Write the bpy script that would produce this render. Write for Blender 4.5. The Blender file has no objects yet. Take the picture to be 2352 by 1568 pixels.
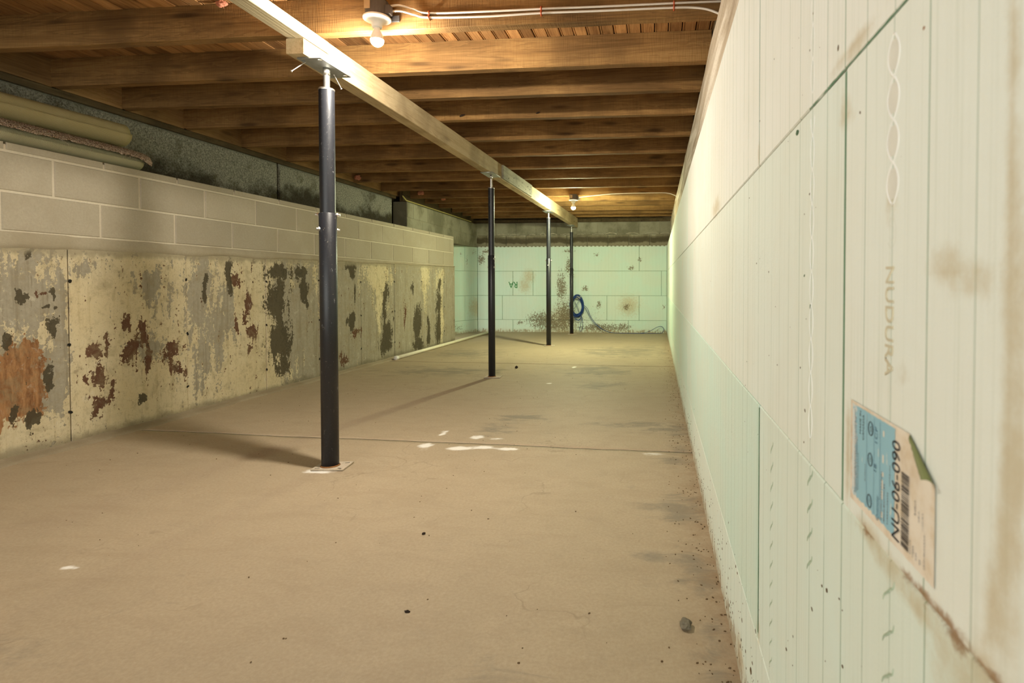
import bpy, bmesh, math, random
from mathutils import Vector, Matrix, noise as mnoise

random.seed(7)
S = bpy.context.scene
COL = S.collection

# ------------------------------------------------------------------ camera, world, exposure
cam_d = bpy.data.cameras.new('camera')
cam = bpy.data.objects.new('camera', cam_d)
COL.objects.link(cam)
S.camera = cam
FPX, CX, CY = 1300.0, 1375.0, 678.0                  # focal length and principal point for a 2352 x 1568 frame
YAW = math.atan((1507.0 - CX) / FPX)
PITCH = math.atan((CY - 650.0) / FPX)
EYE = 0.92
cam.location = (0, 0, EYE)
cam.rotation_euler = (math.pi / 2 - PITCH, 0, YAW)
cam_d.sensor_fit = 'HORIZONTAL'
cam_d.sensor_width = 36.0
cam_d.lens = FPX / 2352.0 * 36.0
cam_d.shift_x = -(CX - 1176.0) / 2352.0
cam_d.shift_y = (CY - 784.0) / 2352.0
cam_d.clip_start = 0.02
cam_d.dof.use_dof = True
cam_d.dof.focus_distance = 3.2
cam_d.dof.aperture_fstop = 9.0

w = bpy.data.worlds.new('world')
S.world = w
w.use_nodes = True
w.node_tree.nodes['Background'].inputs[0].default_value = (0.98, 1.0, 0.93, 1)
w.node_tree.nodes['Background'].inputs[1].default_value = 1.10  # ambient fill added to brighten the foreground from the open end

S.view_settings.view_transform = 'Standard'
S.view_settings.look = 'None'
S.view_settings.gamma = 1.0
S.view_settings.use_curve_mapping = False
S.view_settings.exposure = 1.82
S.cycles.max_bounces = 12
S.cycles.diffuse_bounces = 8
S.cycles.sample_clamp_indirect = 6.0
S.cycles.caustics_reflective = False
S.cycles.caustics_refractive = False

BULB_NEAR = (1270.0, (1.0, 0.92, 0.78))               # strength and colour of the near bulb
BULB_FAR = (1900.0, (0.95, 1.0, 0.62))

# ------------------------------------------------------------------ shader helper
def srgb(r, g, b):
    f = lambda c: (c / 12.92 if c <= 0.04045 else ((c + 0.055) / 1.055) ** 2.4)
    return (f(r / 255), f(g / 255), f(b / 255), 1)

class G:
    def __init__(s, name, rough=0.85, spec=0.25, metal=0.0):
        s.m = bpy.data.materials.new(name)
        s.m.use_nodes = True
        s.t = s.m.node_tree
        s.b = s.t.nodes['Principled BSDF']
        s.b.inputs['Roughness'].default_value = rough
        s.b.inputs['Specular IOR Level'].default_value = spec
        s.b.inputs['Metallic'].default_value = metal
    def n(s, ty, ins=None, **at):
        x = s.t.nodes.new(ty)
        for k, v in at.items(): setattr(x, k, v)
        for k, v in (ins or {}).items(): s.put(x.inputs[k], v)
        return x
    def put(s, sock, v):
        if isinstance(v, bpy.types.NodeSocket): s.t.links.new(v, sock)
        else:
            try: sock.default_value = v
            except TypeError: sock.default_value = tuple(v)[:3]
    def obj(s): return s.n('ShaderNodeTexCoord').outputs['Object']
    def pos(s): return s.n('ShaderNodeNewGeometry').outputs['Position']
    def rnd(s): return s.n('ShaderNodeObjectInfo').outputs['Random']
    def ocol(s): return s.n('ShaderNodeObjectInfo').outputs['Color']
    def attr(s, a): return s.n('ShaderNodeAttribute', attribute_name=a).outputs['Fac']
    def sep(s, v): return s.n('ShaderNodeSeparateXYZ', {0: v}).outputs
    def map(s, v, sc=(1, 1, 1), lo=(0, 0, 0)):
        return s.n('ShaderNodeMapping', {'Vector': v, 'Scale': sc, 'Location': lo}).outputs[0]
    def vadd(s, a, b): return s.n('ShaderNodeVectorMath', {0: a, 1: b}, operation='ADD').outputs[0]
    def noise(s, v, sc, det=4.0, ro=0.55, dist=0.0):
        return s.n('ShaderNodeTexNoise', {'Vector': v, 'Scale': sc, 'Detail': det, 'Roughness': ro, 'Distortion': dist}).outputs['Fac']
    def vor(s, v, sc, feat='F1', rnd=1.0):
        return s.n('ShaderNodeTexVoronoi', {'Vector': v, 'Scale': sc, 'Randomness': rnd}, feature=feat).outputs
    def ma(s, op, a, b=0.0, c=0.0):
        return s.n('ShaderNodeMath', {0: a, 1: b, 2: c}, operation=op).outputs[0]
    def ss(s, x, lo, hi, a=0.0, b=1.0):
        return s.n('ShaderNodeMapRange', {'Value': x, 'From Min': lo, 'From Max': hi, 'To Min': a, 'To Max': b}, interpolation_type='SMOOTHSTEP').outputs[0]
    def mix(s, f, a, b, mode='MIX'):
        x = s.n('ShaderNodeMix', data_type='RGBA', blend_type=mode)
        s.put(x.inputs[0], f); s.put(x.inputs[6], a); s.put(x.inputs[7], b)
        return x.outputs[2]
    def ramp(s, f, stops):
        x = s.n('ShaderNodeValToRGB', {0: f})
        e = x.color_ramp.elements
        while len(e) < len(stops): e.new(0.5)
        for el, (p, c) in zip(e, stops): el.position = p; el.color = c if len(c) == 4 else (*c, 1)
        return x.outputs[0]
    def col(s, c): s.put(s.b.inputs['Base Color'], c); return s
    def rough(s, v): s.put(s.b.inputs['Roughness'], v); return s
    def bump(s, h, strength=0.4, dist=0.01):
        x = s.n('ShaderNodeBump', {'Height': h, 'Strength': strength, 'Distance': dist})
        s.t.links.new(x.outputs[0], s.b.inputs['Normal']); return s

def plain(name, c, rough=0.7, spec=0.3, metal=0.0, nsc=40.0, var=0.15, bump=0.1):
    g = G(name, rough, spec, metal)
    n = g.noise(g.obj(), nsc, 4)
    dark = tuple(x * (1 - var) for x in c[:3]) + (1,)
    lite = tuple(min(1, x * (1 + var)) for x in c[:3]) + (1,)
    g.col(g.mix(n, dark, lite)).bump(n, bump, 0.003)
    return g.m

# ---- wood
def wood(name, c0, c1, c2, axis=0, kerf=0.25, knots=0.5, gscale=1.0, rv=0.35, rough=0.8, grey=None):
    g = G(name, rough, 0.2)
    o = g.obj()
    off = g.n('ShaderNodeCombineXYZ', {0: g.ma('MULTIPLY', g.rnd(), 37.0), 1: g.ma('MULTIPLY', g.rnd(), 91.0), 2: g.ma('MULTIPLY', g.rnd(), 53.0)}).outputs[0]
    p = g.vadd(o, off)
    sc = [14.0, 14.0, 14.0]; sc[axis] = 0.9
    sf = [110.0, 110.0, 110.0]; sf[axis] = 3.5
    n1 = g.noise(g.map(p, [x * gscale for x in sc]), 1.0, 5, 0.6, 0.8)
    n2 = g.noise(g.map(p, sf), 1.0, 3, 0.6)
    n3 = g.noise(p, 2.2, 3)
    rings = g.ma('FRACT', g.ma('MULTIPLY', n1, 9.0))
    f = g.ma('ADD', g.ma('MULTIPLY', n1, 0.55), g.ma('MULTIPLY', n2, 0.30))
    f = g.ma('ADD', f, g.ma('MULTIPLY', rings, 0.16))
    c = g.ramp(f, [(0.22, c0), (0.52, c1), (0.85, c2)])
    # knots
    ks = [2.2, 11.0, 11.0]
    if axis == 1: ks = [11.0, 2.2, 11.0]
    kv = g.vor(g.map(p, ks), 1.0)[0]
    c = g.mix(g.ma('MULTIPLY', g.ss(kv, 0.24, 0.06), knots), c, tuple(x * 0.35 for x in c0[:3]) + (1,))
    # blotches and piece to piece change
    c = g.mix(g.ma('MULTIPLY', g.ss(n3, 0.42, 0.66), 0.45), c, tuple(x * 0.5 for x in c0[:3]) + (1,))
    v = g.ma('ADD', g.ma('MULTIPLY', g.rnd(), rv), 1 - rv * 0.5)
    vc = g.n('ShaderNodeCombineColor', {0: v, 1: v, 2: v}).outputs[0]
    c = g.mix(1.0, c, vc, 'MULTIPLY')
    if grey:
        c = g.mix(g.ma('MULTIPLY', g.ss(n3, 0.3, 0.6), grey[0]), c, grey[1])
    kn = [9.0, 9.0, 9.0]; kn[axis] = 190.0
    k = g.noise(g.map(p, kn), 1.0, 2)
    h = g.ma('ADD', g.ma('MULTIPLY', k, kerf), g.ma('MULTIPLY', n2, 0.5))
    c = g.mix(g.ma('MULTIPLY', g.ss(k, 0.55, 0.35), kerf * 0.28), c, tuple(x * 0.45 for x in c1[:3]) + (1,))
    g.col(c).bump(h, 0.45, 0.004)
    return g.m

M = {}
M['joist'] = wood('joist_wood', (0.085, 0.040, 0.012, 1), (0.275, 0.148, 0.050, 1), (0.44, 0.265, 0.100, 1), 0, 0.7, 0.7)
M['plank'] = wood('plank_wood', (0.16, 0.065, 0.02, 1), (0.46, 0.24, 0.09, 1), (0.62, 0.36, 0.15, 1), 1, 0.1, 0.6, 1.6, 0.6)
M['beam'] = wood('beam_wood', (0.36, 0.25, 0.12, 1), (0.56, 0.43, 0.25, 1), (0.68, 0.55, 0.35, 1), 1, 0.25, 0.45, 1.0, 0.2)
M['beam_grey'] = wood('weathered_wood', (0.16, 0.15, 0.11, 1), (0.38, 0.35, 0.25, 1), (0.52, 0.47, 0.34, 1), 1, 0.2, 0.8, 1.0, 0.1)
M['beam_near'] = wood('beam_near_wood', (0.33, 0.27, 0.165, 1), (0.42, 0.35, 0.215, 1), (0.50, 0.42, 0.27, 1), 1, 0.2, 0.3, 1.0, 0.1)
M['rim'] = wood('rim_wood', (0.16, 0.085, 0.03, 1), (0.36, 0.21, 0.085, 1), (0.48, 0.29, 0.13, 1), 1, 0.2, 0.5)
M['sill'] = wood('sill_wood', (0.045, 0.030, 0.014, 1), (0.13, 0.092, 0.044, 1), (0.21, 0.15, 0.078, 1), 1, 0.3, 0.5)

# ---- concrete block
def block_mat(name, base, dirt, amount, moss=0.0):
    g = G(name, 0.95, 0.1)
    p = g.pos()
    n1 = g.noise(p, 3.0, 5, 0.6); n2 = g.noise(p, 90.0, 3, 0.7); n3 = g.noise(p, 260.0, 2)
    v = g.ma('ADD', g.ma('MULTIPLY', g.rnd(), 0.16), 0.92)
    c = g.mix(n2, tuple(x * 0.80 for x in base) + (1,), tuple(x * 1.12 for x in base) + (1,))
    c = g.mix(1.0, c, g.n('ShaderNodeCombineColor', {0: v, 1: v, 2: v}).outputs[0], 'MULTIPLY')
    c = g.mix(g.ma('MULTIPLY', g.ss(n3, 0.60, 0.72), 0.25), c, tuple(x * 0.5 for x in base) + (1,))
    c = g.mix(g.ma('MULTIPLY', g.ss(n1, 0.40, 0.62), amount), c, dirt)
    g.col(c).bump(g.ma('ADD', n2, n3), 0.30, 0.003)
    return g.m
M['block'] = block_mat('concrete_block', (0.405, 0.355, 0.270), (0.34, 0.29, 0.21, 1), 0.45)
M['mortar'] = block_mat('mortar', (0.60, 0.535, 0.42), (0.48, 0.41, 0.31, 1), 0.4)
M['block_old'] = block_mat('old_block', (0.33, 0.31, 0.23), (0.15, 0.14, 0.09, 1), 0.7)
M['mortar_old'] = block_mat('old_mortar', (0.35, 0.325, 0.24), (0.14, 0.125, 0.08, 1), 0.7)
M['mortar_bed'] = block_mat('mortar_bed', (0.40, 0.345, 0.25), (0.29, 0.24, 0.16, 1), 0.5)
M['dark_gap'] = plain('dark_gap', (0.035, 0.028, 0.018), 0.95, 0.1)

# stained lower row of blocks on the far wall
g = G('stained_block', 0.9, 0.15)
p = g.pos(); x, y, z = g.sep(p)
wav = g.noise(g.map(p, (3.2, 1, 0.001)), 1.0, 3, 0.6)
edge = g.ma('ADD', z, g.ma('MULTIPLY', wav, 0.16))
n2 = g.noise(g.map(p, (10, 1, 34)), 1.0, 4, 0.7)
n3 = g.noise(p, 70, 3)
c = g.mix(n3, (0.19, 0.165, 0.11, 1), (0.36, 0.325, 0.225, 1))
dk = g.ma('ADD', g.ss(edge, 1.72, 1.78), g.ma('MULTIPLY', n2, 0.7))
dk = g.ma('MULTIPLY', g.ss(dk, 0.50, 1.45, 0.0, 0.85), g.ss(edge, 1.90, 1.83))
c = g.mix(dk, c, (0.06, 0.046, 0.026, 1))
wh = g.ma('MULTIPLY', g.ss(edge, 1.885, 1.905), g.ss(edge, 1.945, 1.915))
c = g.mix(g.ma('MULTIPLY', wh, g.ss(n2, 0.42, 0.6)), c, (0.52, 0.49, 0.38, 1))
g.col(c).bump(g.ma('ADD', n2, n3), 0.5, 0.01)
M['block_stained'] = g.m

# ---- old rough stucco foundation
g = G('stucco_foundation', 0.95, 0.1)
p = g.pos(); x, y, z = g.sep(p)
n1 = g.noise(p, 2.6, 5, 0.65); n2 = g.noise(p, 85, 5, 0.75); n3 = g.noise(p, 170, 2)
c = g.mix(g.ss(n2, 0.3, 0.7), (0.20, 0.19, 0.15, 1), (0.82, 0.79, 0.67, 1))
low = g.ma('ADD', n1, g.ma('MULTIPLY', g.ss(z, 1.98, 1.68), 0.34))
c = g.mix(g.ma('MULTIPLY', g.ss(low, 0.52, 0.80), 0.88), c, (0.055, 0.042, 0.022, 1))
c = g.mix(g.ma('MULTIPLY', g.ss(g.noise(p, 7, 3), 0.56, 0.7), 0.45), c, (0.14, 0.12, 0.05, 1))
c = g.mix(g.ma('MULTIPLY', g.ss(g.ma('ADD', z, g.ma('MULTIPLY', n2, 0.06)), 2.085, 2.10), 0.6), c, (0.46, 0.45, 0.38, 1))
g.col(c).bump(g.ma('ADD', g.ma('MULTIPLY', n2, 1.0), n3), 1.0, 0.02)
M['stucco'] = g.m

# ---- peeling painted concrete (fields carried by the panels, edges broken up here)
g = G('peeling_concrete', 0.9, 0.18)
p = g.pos(); x, y, z = g.sep(p)
st = g.noise(g.map(p, (18, 18, 4.5)), 1.0, 5, 0.62, 0.4)
fi = g.noise(p, 46, 4, 0.65)
vf = g.noise(p, 190, 3, 0.6)
lg = g.noise(p, 3.1, 4, 0.6)
drip = g.noise(g.map(p, (30, 30, 1.6)), 1.0, 4, 0.6)
def mask(a, k1=0.9, k2=0.55, lo=0.44, hi=0.53):
    q = g.ma('ADD', g.attr(a), g.ma('MULTIPLY', g.ma('SUBTRACT', st, 0.5), k1))
    q = g.ma('ADD', q, g.ma('MULTIPLY', g.ma('SUBTRACT', fi, 0.5), k2))
    return g.ss(q, lo, hi)
bare = g.mix(fi, (0.25, 0.22, 0.165, 1), (0.42, 0.375, 0.285, 1))
bare = g.mix(g.ma('MULTIPLY', g.ss(drip, 0.48, 0.66), 0.45), bare, (0.19, 0.16, 0.105, 1))
pt = g.mix(lg, (0.62, 0.55, 0.40, 1), (0.55, 0.44, 0.25, 1))
pt = g.mix(g.ma('MULTIPLY', g.ss(fi, 0.52, 0.68), 0.35), pt, (0.40, 0.33, 0.21, 1))
pt = g.mix(g.ma('MULTIPLY', g.ss(drip, 0.52, 0.68), 0.35), pt, (0.42, 0.33, 0.18, 1))
pm = mask('paint', 1.7, 1.3, 0.46, 0.50)
c = g.mix(pm, bare, pt)
rm = mask('red', 2.3, 2.2, 0.47, 0.51)
c = g.mix(rm, c, g.mix(st, (0.065, 0.030, 0.017, 1), (0.16, 0.078, 0.045, 1)))
um = mask('rust', 1.0, 0.8, 0.46, 0.50)
rc = g.mix(g.ss(g.noise(g.map(p, (34, 34, 9)), 1.0, 6, 0.72, 0.3), 0.25, 0.78), (0.15, 0.062, 0.024, 1), (0.44, 0.235, 0.105, 1))
c = g.mix(um, c, rc)
c = g.mix(g.ma('MULTIPLY', g.ss(vf, 0.62, 0.72), 0.5), c, (0.10, 0.08, 0.05, 1))
gr = g.noise(p, 11, 6, 0.72, 0.5)
c = g.mix(g.ma('MULTIPLY', g.ss(gr, 0.47, 0.66), 0.42), c, (0.27, 0.215, 0.125, 1))
c = g.mix(g.ma('MULTIPLY', g.ss(gr, 0.42, 0.30), 0.35), c, (0.66, 0.60, 0.47, 1))
sc = g.noise(g.map(p, (75, 75, 9)), 1.0, 5, 0.72)
c = g.mix(g.ma('MULTIPLY', g.ss(sc, 0.60, 0.70), 0.55), c, (0.16, 0.125, 0.075, 1))
g2 = g.noise(g.vadd(p, (3.0, 7.0, 1.0)), 26, 5, 0.75)
c = g.mix(g.ma('MULTIPLY', g.ss(g2, 0.57, 0.68), 0.45), c, (0.23, 0.185, 0.12, 1))
dm = mask('dark', 1.7, 1.4, 0.45, 0.52)
c = g.mix(g.ma('MULTIPLY', dm, 0.93), c, g.mix(fi, (0.042, 0.033, 0.018, 1), (0.082, 0.067, 0.040, 1)))
# damp band by the floor and grey smear under the blocks
c = g.mix(g.ma('MULTIPLY', g.ss(g.ma('ADD', z, g.ma('MULTIPLY', g.ma('SUBTRACT', lg, 0.5), 0.16)), 0.075, 0.02), 0.65), c, (0.15, 0.125, 0.08, 1))
tz = g.ma('SUBTRACT', z, g.ma('MULTIPLY', g.ma('SUBTRACT', y, 2.5), 0.0115))
c = g.mix(g.ma('MULTIPLY', g.ss(g.ma('ADD', tz, g.ma('MULTIPLY', g.ma('SUBTRACT', st, 0.5), 0.10)), 1.055, 1.09), 0.75), c, (0.29, 0.25, 0.17, 1))
g.col(c)
h = g.ma('ADD', g.ma('MULTIPLY', pm, 0.5), g.ma('MULTIPLY', fi, 0.7))
h = g.ma('ADD', h, g.ma('MULTIPLY', um, -0.6))
g.bump(g.ma('ADD', h, g.ma('MULTIPLY', vf, 0.3)), 0.55, 0.006)
M['peeling'] = g.m

# ---- insulated foam blocks
g = G('foam_block', 0.72, 0.25)
p = g.pos(); x, y, z = g.sep(p)
oc = g.n('ShaderNodeSeparateColor', {0: g.ocol()}).outputs
U = g.attr('ucoord')                                  # metres along the wall
st = g.noise(g.n('ShaderNodeCombineXYZ', {0: g.ma('MULTIPLY', U, 260.0), 1: g.ma('MULTIPLY', z, 2.2), 2: g.ma('MULTIPLY', U, 3.0)}).outputs[0], 1.0, 3, 0.6)
n1 = g.noise(p, 2.6, 4, 0.6); n2 = g.noise(p, 60, 4, 0.6); n3 = g.noise(p, 320, 3, 0.6)
c = g.mix(oc[0], (0.60, 0.78, 0.685, 1), (0.825, 0.835, 0.785, 1))
c = g.mix(g.ma('MULTIPLY', g.ss(n1, 0.38, 0.62), 0.28), c, (0.74, 0.72, 0.61, 1))
c = g.mix(g.ma('MULTIPLY', g.ss(st, 0.52, 0.72), 0.30), c, (0.50, 0.56, 0.45, 1))
c = g.mix(g.ma('MULTIPLY', g.ss(st, 0.42, 0.28), 0.16), c, (0.86, 0.86, 0.80, 1))
# moulded vertical lines
t = g.ma('ADD', g.ma('DIVIDE', g.ma('SUBTRACT', U, 1.1214), 0.0625), 0.5)
d = g.ma('ABSOLUTE', g.ma('SUBTRACT', g.ma('FRACT', t), 0.5))
wn = g.n('ShaderNodeTexWhiteNoise', {'W': g.ma('FLOOR', t)}, noise_dimensions='1D').outputs[0]
wid = g.ma('ADD', g.ma('MULTIPLY', wn, 0.010), 0.012)
ln = g.ss(g.ma('DIVIDE', d, wid), 1.0, 0.6)
ln = g.ma('MULTIPLY', ln, g.ss(g.noise(g.map(p, (5, 5, 9)), 1.0, 3), 0.25, 0.45))
lnf = g.ma('MULTIPLY', g.ma('ADD', g.ma('MULTIPLY', wn, 0.50), 0.42), oc[1])
c = g.mix(g.ma('MULTIPLY', ln, lnf), c, (0.20, 0.33, 0.22, 1))
# stains carried by the blocks
def fm(a, k, lo, hi, src):
    return g.ss(g.ma('ADD', g.attr(a), g.ma('MULTIPLY', g.ma('SUBTRACT', src, 0.5), k)), lo, hi)
br = g.noise(p, 24, 5, 0.65, 0.6)
c = g.mix(g.ma('MULTIPLY', fm('tan', 1.3, 0.22, 1.15, g.noise(p, 30, 5, 0.7)), 0.62), c, (0.50, 0.38, 0.19, 1))
c = g.mix(g.ma('MULTIPLY', fm('rust', 1.4, 0.32, 0.85, g.noise(p, 70, 5, 0.7, 0.5)), 0.85), c, (0.27, 0.135, 0.040, 1))
spl = g.noise(g.map(p, (1, 1, 0.8)), 44, 6, 0.78)
mud = fm('mud', 2.4, 0.70, 0.86, spl)
c = g.mix(g.ma('MULTIPLY', mud, 0.85), c, g.mix(n2, (0.11, 0.075, 0.034, 1), (0.23, 0.17, 0.09, 1)))
# splashed dirt near the floor
bd = g.ma('ADD', g.ss(z, 0.20, 0.0), g.ma('MULTIPLY', g.ma('SUBTRACT', g.noise(g.map(p, (24, 24, 9)), 1.0, 5, 0.75), 0.5), 2.0))
c = g.mix(g.ma('MULTIPLY', g.ss(bd, 0.88, 1.05), 0.75), c, (0.25, 0.16, 0.075, 1))
c = g.mix(g.ma('MULTIPLY', g.ss(z, 0.10, 0.0), 0.35), c, (0.50, 0.40, 0.24, 1))
g.col(c)
h = g.ma('ADD', g.ma('MULTIPLY', n2, 0.42), g.ma('MULTIPLY', n3, 0.16))
h = g.ma('SUBTRACT', h, g.ma('MULTIPLY', ln, g.ma('MULTIPLY', oc[1], 0.7)))
h = g.ma('ADD', h, g.ma('MULTIPLY', st, 0.10))
g.bump(h, 0.5, 0.004)
M['foam'] = g.m
M['foam_gap'] = plain('foam_gap', (0.14, 0.25, 0.155), 0.9, 0.1, var=0.25)
M['foam_relief'] = plain('foam_relief', (0.68, 0.69, 0.61), 0.72, 0.25, var=0.06)
M['foam_cell'] = plain('foam_cell', (0.73, 0.715, 0.645), 0.75, 0.2, var=0.1)
M['foam_ridge'] = plain('foam_ridge', (0.87, 0.87, 0.83), 0.7, 0.25, var=0.05)
M['foam_stroke_shade'] = plain('foam_stroke_shade', (0.40, 0.49, 0.37), 0.75, 0.2, var=0.2)  # darker green paints the shade inside the pressed-in strokes
M['lettering'] = plain('moulded_lettering', (0.60, 0.545, 0.40), 0.75, 0.25, var=0.2)
M['foam_print'] = plain('green_ink', (0.03, 0.22, 0.06), 0.8, 0.2)
M['dirt'] = plain('dirt_bits', (0.13, 0.085, 0.045), 0.95, 0.1, var=0.5)
M['dirt_green'] = plain('torn_foam', (0.10, 0.17, 0.10), 0.95, 0.1, var=0.4)
M['dirt_rust'] = plain('rusty_bits', (0.28, 0.13, 0.05), 0.95, 0.1, var=0.5)

# ---- floor
g = G('floor_concrete', 0.62, 0.35)
p = g.pos(); x, y, z = g.sep(p)
n1 = g.noise(p, 1.3, 5, 0.6, 0.6)
n2 = g.noise(g.map(p, (3.2, 8.5, 1)), 1.0, 5, 0.6, 1.2)
n3 = g.noise(p, 95, 4, 0.65); n4 = g.noise(p, 420, 2)
c = g.mix(n1, (0.335, 0.262, 0.172, 1), (0.455, 0.360, 0.242, 1))
c = g.mix(g.ma('MULTIPLY', g.ss(n2, 0.44, 0.70), 0.32), c, (0.315, 0.235, 0.15, 1))
nm = g.noise(p, 9, 6, 0.7)
c = g.mix(g.ma('MULTIPLY', g.ss(nm, 0.50, 0.70), 0.28), c, (0.30, 0.235, 0.16, 1))
c = g.mix(g.ma('MULTIPLY', g.ss(n3, 0.40, 0.68), 0.28), c, (0.28, 0.21, 0.135, 1))
c = g.mix(g.ma('MULTIPLY', g.ss(n3, 0.45, 0.28), 0.12), c, (0.56, 0.47, 0.34, 1))
# fine crazing lines with dried tide marks
crk = g.vor(g.vadd(g.map(p, (1, 1.35, 1)), g.n('ShaderNodeTexNoise', {'Vector': p, 'Scale': 2.4, 'Detail': 4.0}).outputs['Color']), 1.7, 'DISTANCE_TO_EDGE')[0]
c = g.mix(g.ma('MULTIPLY', g.ss(crk, 0.012, 0.002), g.ma('MULTIPLY', g.ss(n1, 0.5, 0.62), 0.40)), c, (0.20, 0.15, 0.095, 1))
dm = g.ss(g.ma('ADD', g.attr('damp'), g.ma('MULTIPLY', g.ma('SUBTRACT', g.noise(g.map(p, (4, 9, 1)), 1.0, 6, 0.68, 1.0), 0.5), 3.2)), 0.36, 1.15)
c = g.mix(g.ma('MULTIPLY', dm, 0.75), c, (0.19, 0.165, 0.125, 1))
bd = g.ss(x, 0.02, 0.22)
c = g.mix(g.ma('MULTIPLY', bd, g.ss(g.noise(p, 11, 5, 0.7), 0.36, 0.7, 0.1, 0.75)), c, (0.25, 0.16, 0.085, 1))
wm = g.ss(g.ma('ADD', g.attr('efflo'), g.ma('MULTIPLY', g.ma('SUBTRACT', g.noise(p, 24, 4, 0.6), 0.5), 0.5)), 0.40, 0.75)
c = g.mix(g.ma('MULTIPLY', wm, 0.92), c, (0.83, 0.80, 0.74, 1))
g.col(c).rough(g.ma('ADD', 0.52, g.ma('MULTIPLY', n3, 0.3)))
g.bump(g.ma('ADD', g.ma('MULTIPLY', n3, 0.5), g.ma('ADD', g.ma('MULTIPLY', n4, 0.25), g.ma('MULTIPLY', n2, 0.5))), 0.30, 0.004)
M['floor'] = g.m
M['fillet'] = block_mat('mortar_fillet', (0.33, 0.27, 0.185), (0.24, 0.185, 0.115, 1), 0.6)

# ---- plaster ledge over the foam on the right
g = G('ledge_plaster', 0.85, 0.2)
p = g.pos()
n1 = g.noise(g.map(p, (1, 0.9, 9)), 1.0, 4, 0.55, 0.6); n2 = g.noise(p, 80, 3, 0.65)
c = g.ramp(n1, [(0.32, (0.33, 0.255, 0.175, 1)), (0.5, (0.50, 0.42, 0.32, 1)), (0.64, (0.74, 0.68, 0.58, 1))])
c = g.mix(g.ma('MULTIPLY', g.ss(n2, 0.5, 0.7), 0.35), c, (0.18, 0.125, 0.075, 1))
g.col(c).bump(g.ma('ADD', n1, g.ma('MULTIPLY', n2, 0.3)), 0.5, 0.012)
M['ledge'] = g.m

# ---- metals, plastics, fabrics
g = G('black_paint', 0.36, 0.5)
o = g.obj()
n1 = g.noise(g.map(o, (60, 60, 22)), 1.0, 4, 0.7); n2 = g.noise(o, 130, 3)
c = g.mix(g.ss(n1, 0.64, 0.72), (0.012, 0.013, 0.017, 1), (0.16, 0.16, 0.165, 1))
c = g.mix(g.ma('MULTIPLY', g.ss(n2, 0.66, 0.74), 0.35), c, (0.30, 0.26, 0.20, 1))
g.col(c).rough(g.ma('ADD', 0.28, g.ma('MULTIPLY', n2, 0.25))).bump(n2, 0.08, 0.002)
M['black'] = g.m
M['zinc'] = plain('zinc_steel', (0.62, 0.61, 0.58), 0.38, 0.5, 1.0, 60, 0.2, 0.15)
M['plate'] = plain('galvanised_plate', (0.40, 0.41, 0.40), 0.5, 0.5, 0.75, 30, 0.3, 0.1)
M['dusty'] = plain('dusty_steel', (0.50, 0.42, 0.32), 0.85, 0.3, 0.1, 70, 0.35, 0.2)
M['hole'] = plain('dark_hole', (0.02, 0.018, 0.014), 0.9, 0.1)
M['nail'] = plain('bright_nail', (0.66, 0.64, 0.62), 0.35, 0.5, 0.9)
M['porcelain'] = plain('white_porcelain', (0.80, 0.78, 0.73), 0.35, 0.5, 0.0, 20, 0.03, 0.02)
M['boxgrey'] = plain('dark_plastic_box', (0.085, 0.075, 0.070), 0.55, 0.4)
M['boxlabel'] = plain('box_label', (0.46, 0.34, 0.20), 0.6, 0.3)
M['cable'] = plain('white_cable', (0.74, 0.68, 0.60), 0.5, 0.4, var=0.08)
M['staple'] = plain('red_staple', (0.42, 0.075, 0.022), 0.5, 0.4)
M['pvc'] = plain('pvc_pipe', (0.72, 0.67, 0.50), 0.45, 0.4, 0.0, 18, 0.16, 0.05)
M['blue'] = plain('blue_cable', (0.008, 0.042, 0.185), 0.45, 0.4, var=0.3)
M['peg'] = plain('beige_peg', (0.62, 0.58, 0.42), 0.7, 0.3)
M['yellow'] = plain('yellow_gasket', (0.42, 0.36, 0.13), 0.8, 0.2)
M['wool'] = plain('pink_wool', (0.60, 0.25, 0.16), 0.95, 0.1, nsc=90, var=0.4, bump=0.5)
M['bark'] = plain('dark_bark', (0.035, 0.024, 0.018), 0.9, 0.1)
M['stone'] = plain('grey_chip', (0.17, 0.15, 0.11), 0.95, 0.1, nsc=120, var=0.5, bump=0.6)
M['web'] = plain('cobweb', (0.55, 0.48, 0.38), 0.7, 0.2)

g = G('carpet_backing', 0.9, 0.1)
o = g.obj()
wv = g.n('ShaderNodeTexWave', {'Vector': g.map(o, (1, 1, 1)), 'Scale': 90.0, 'Distortion': 1.0, 'Detail': 1.0}, bands_direction='Y').outputs['Fac']
wz = g.n('ShaderNodeTexWave', {'Vector': o, 'Scale': 60.0, 'Distortion': 1.5, 'Detail': 1.0}, bands_direction='Z').outputs['Fac']
wvz = g.ma('MULTIPLY', wv, wz)
n = g.noise(o, 9, 4)
c = g.mix(wvz, (0.40, 0.325, 0.165, 1), (0.60, 0.51, 0.29, 1))
c = g.mix(g.ma('MULTIPLY', g.ss(n, 0.45, 0.7), 0.3), c, (0.52, 0.44, 0.26, 1))
g.col(c).bump(wvz, 0.5, 0.003)
M['backing'] = g.m
g = G('carpet_backing_green', 0.9, 0.1)
o = g.obj()
wv = g.n('ShaderNodeTexWave', {'Vector': o, 'Scale': 75.0, 'Distortion': 1.0, 'Detail': 1.0}, bands_direction='Y').outputs['Fac']
c = g.mix(wv, (0.29, 0.27, 0.165, 1), (0.46, 0.42, 0.28, 1))
g.col(c).bump(wv, 0.4, 0.003)
M['backing_green'] = g.m
g = G('carpet_pile', 0.98, 0.05)
o = g.obj()
v = g.vor(o, 190.0)
c = g.ramp(v[0], [(0.1, (0.80, 0.66, 0.53, 1)), (0.5, (0.62, 0.46, 0.35, 1)), (0.85, (0.20, 0.12, 0.08, 1))])
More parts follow.
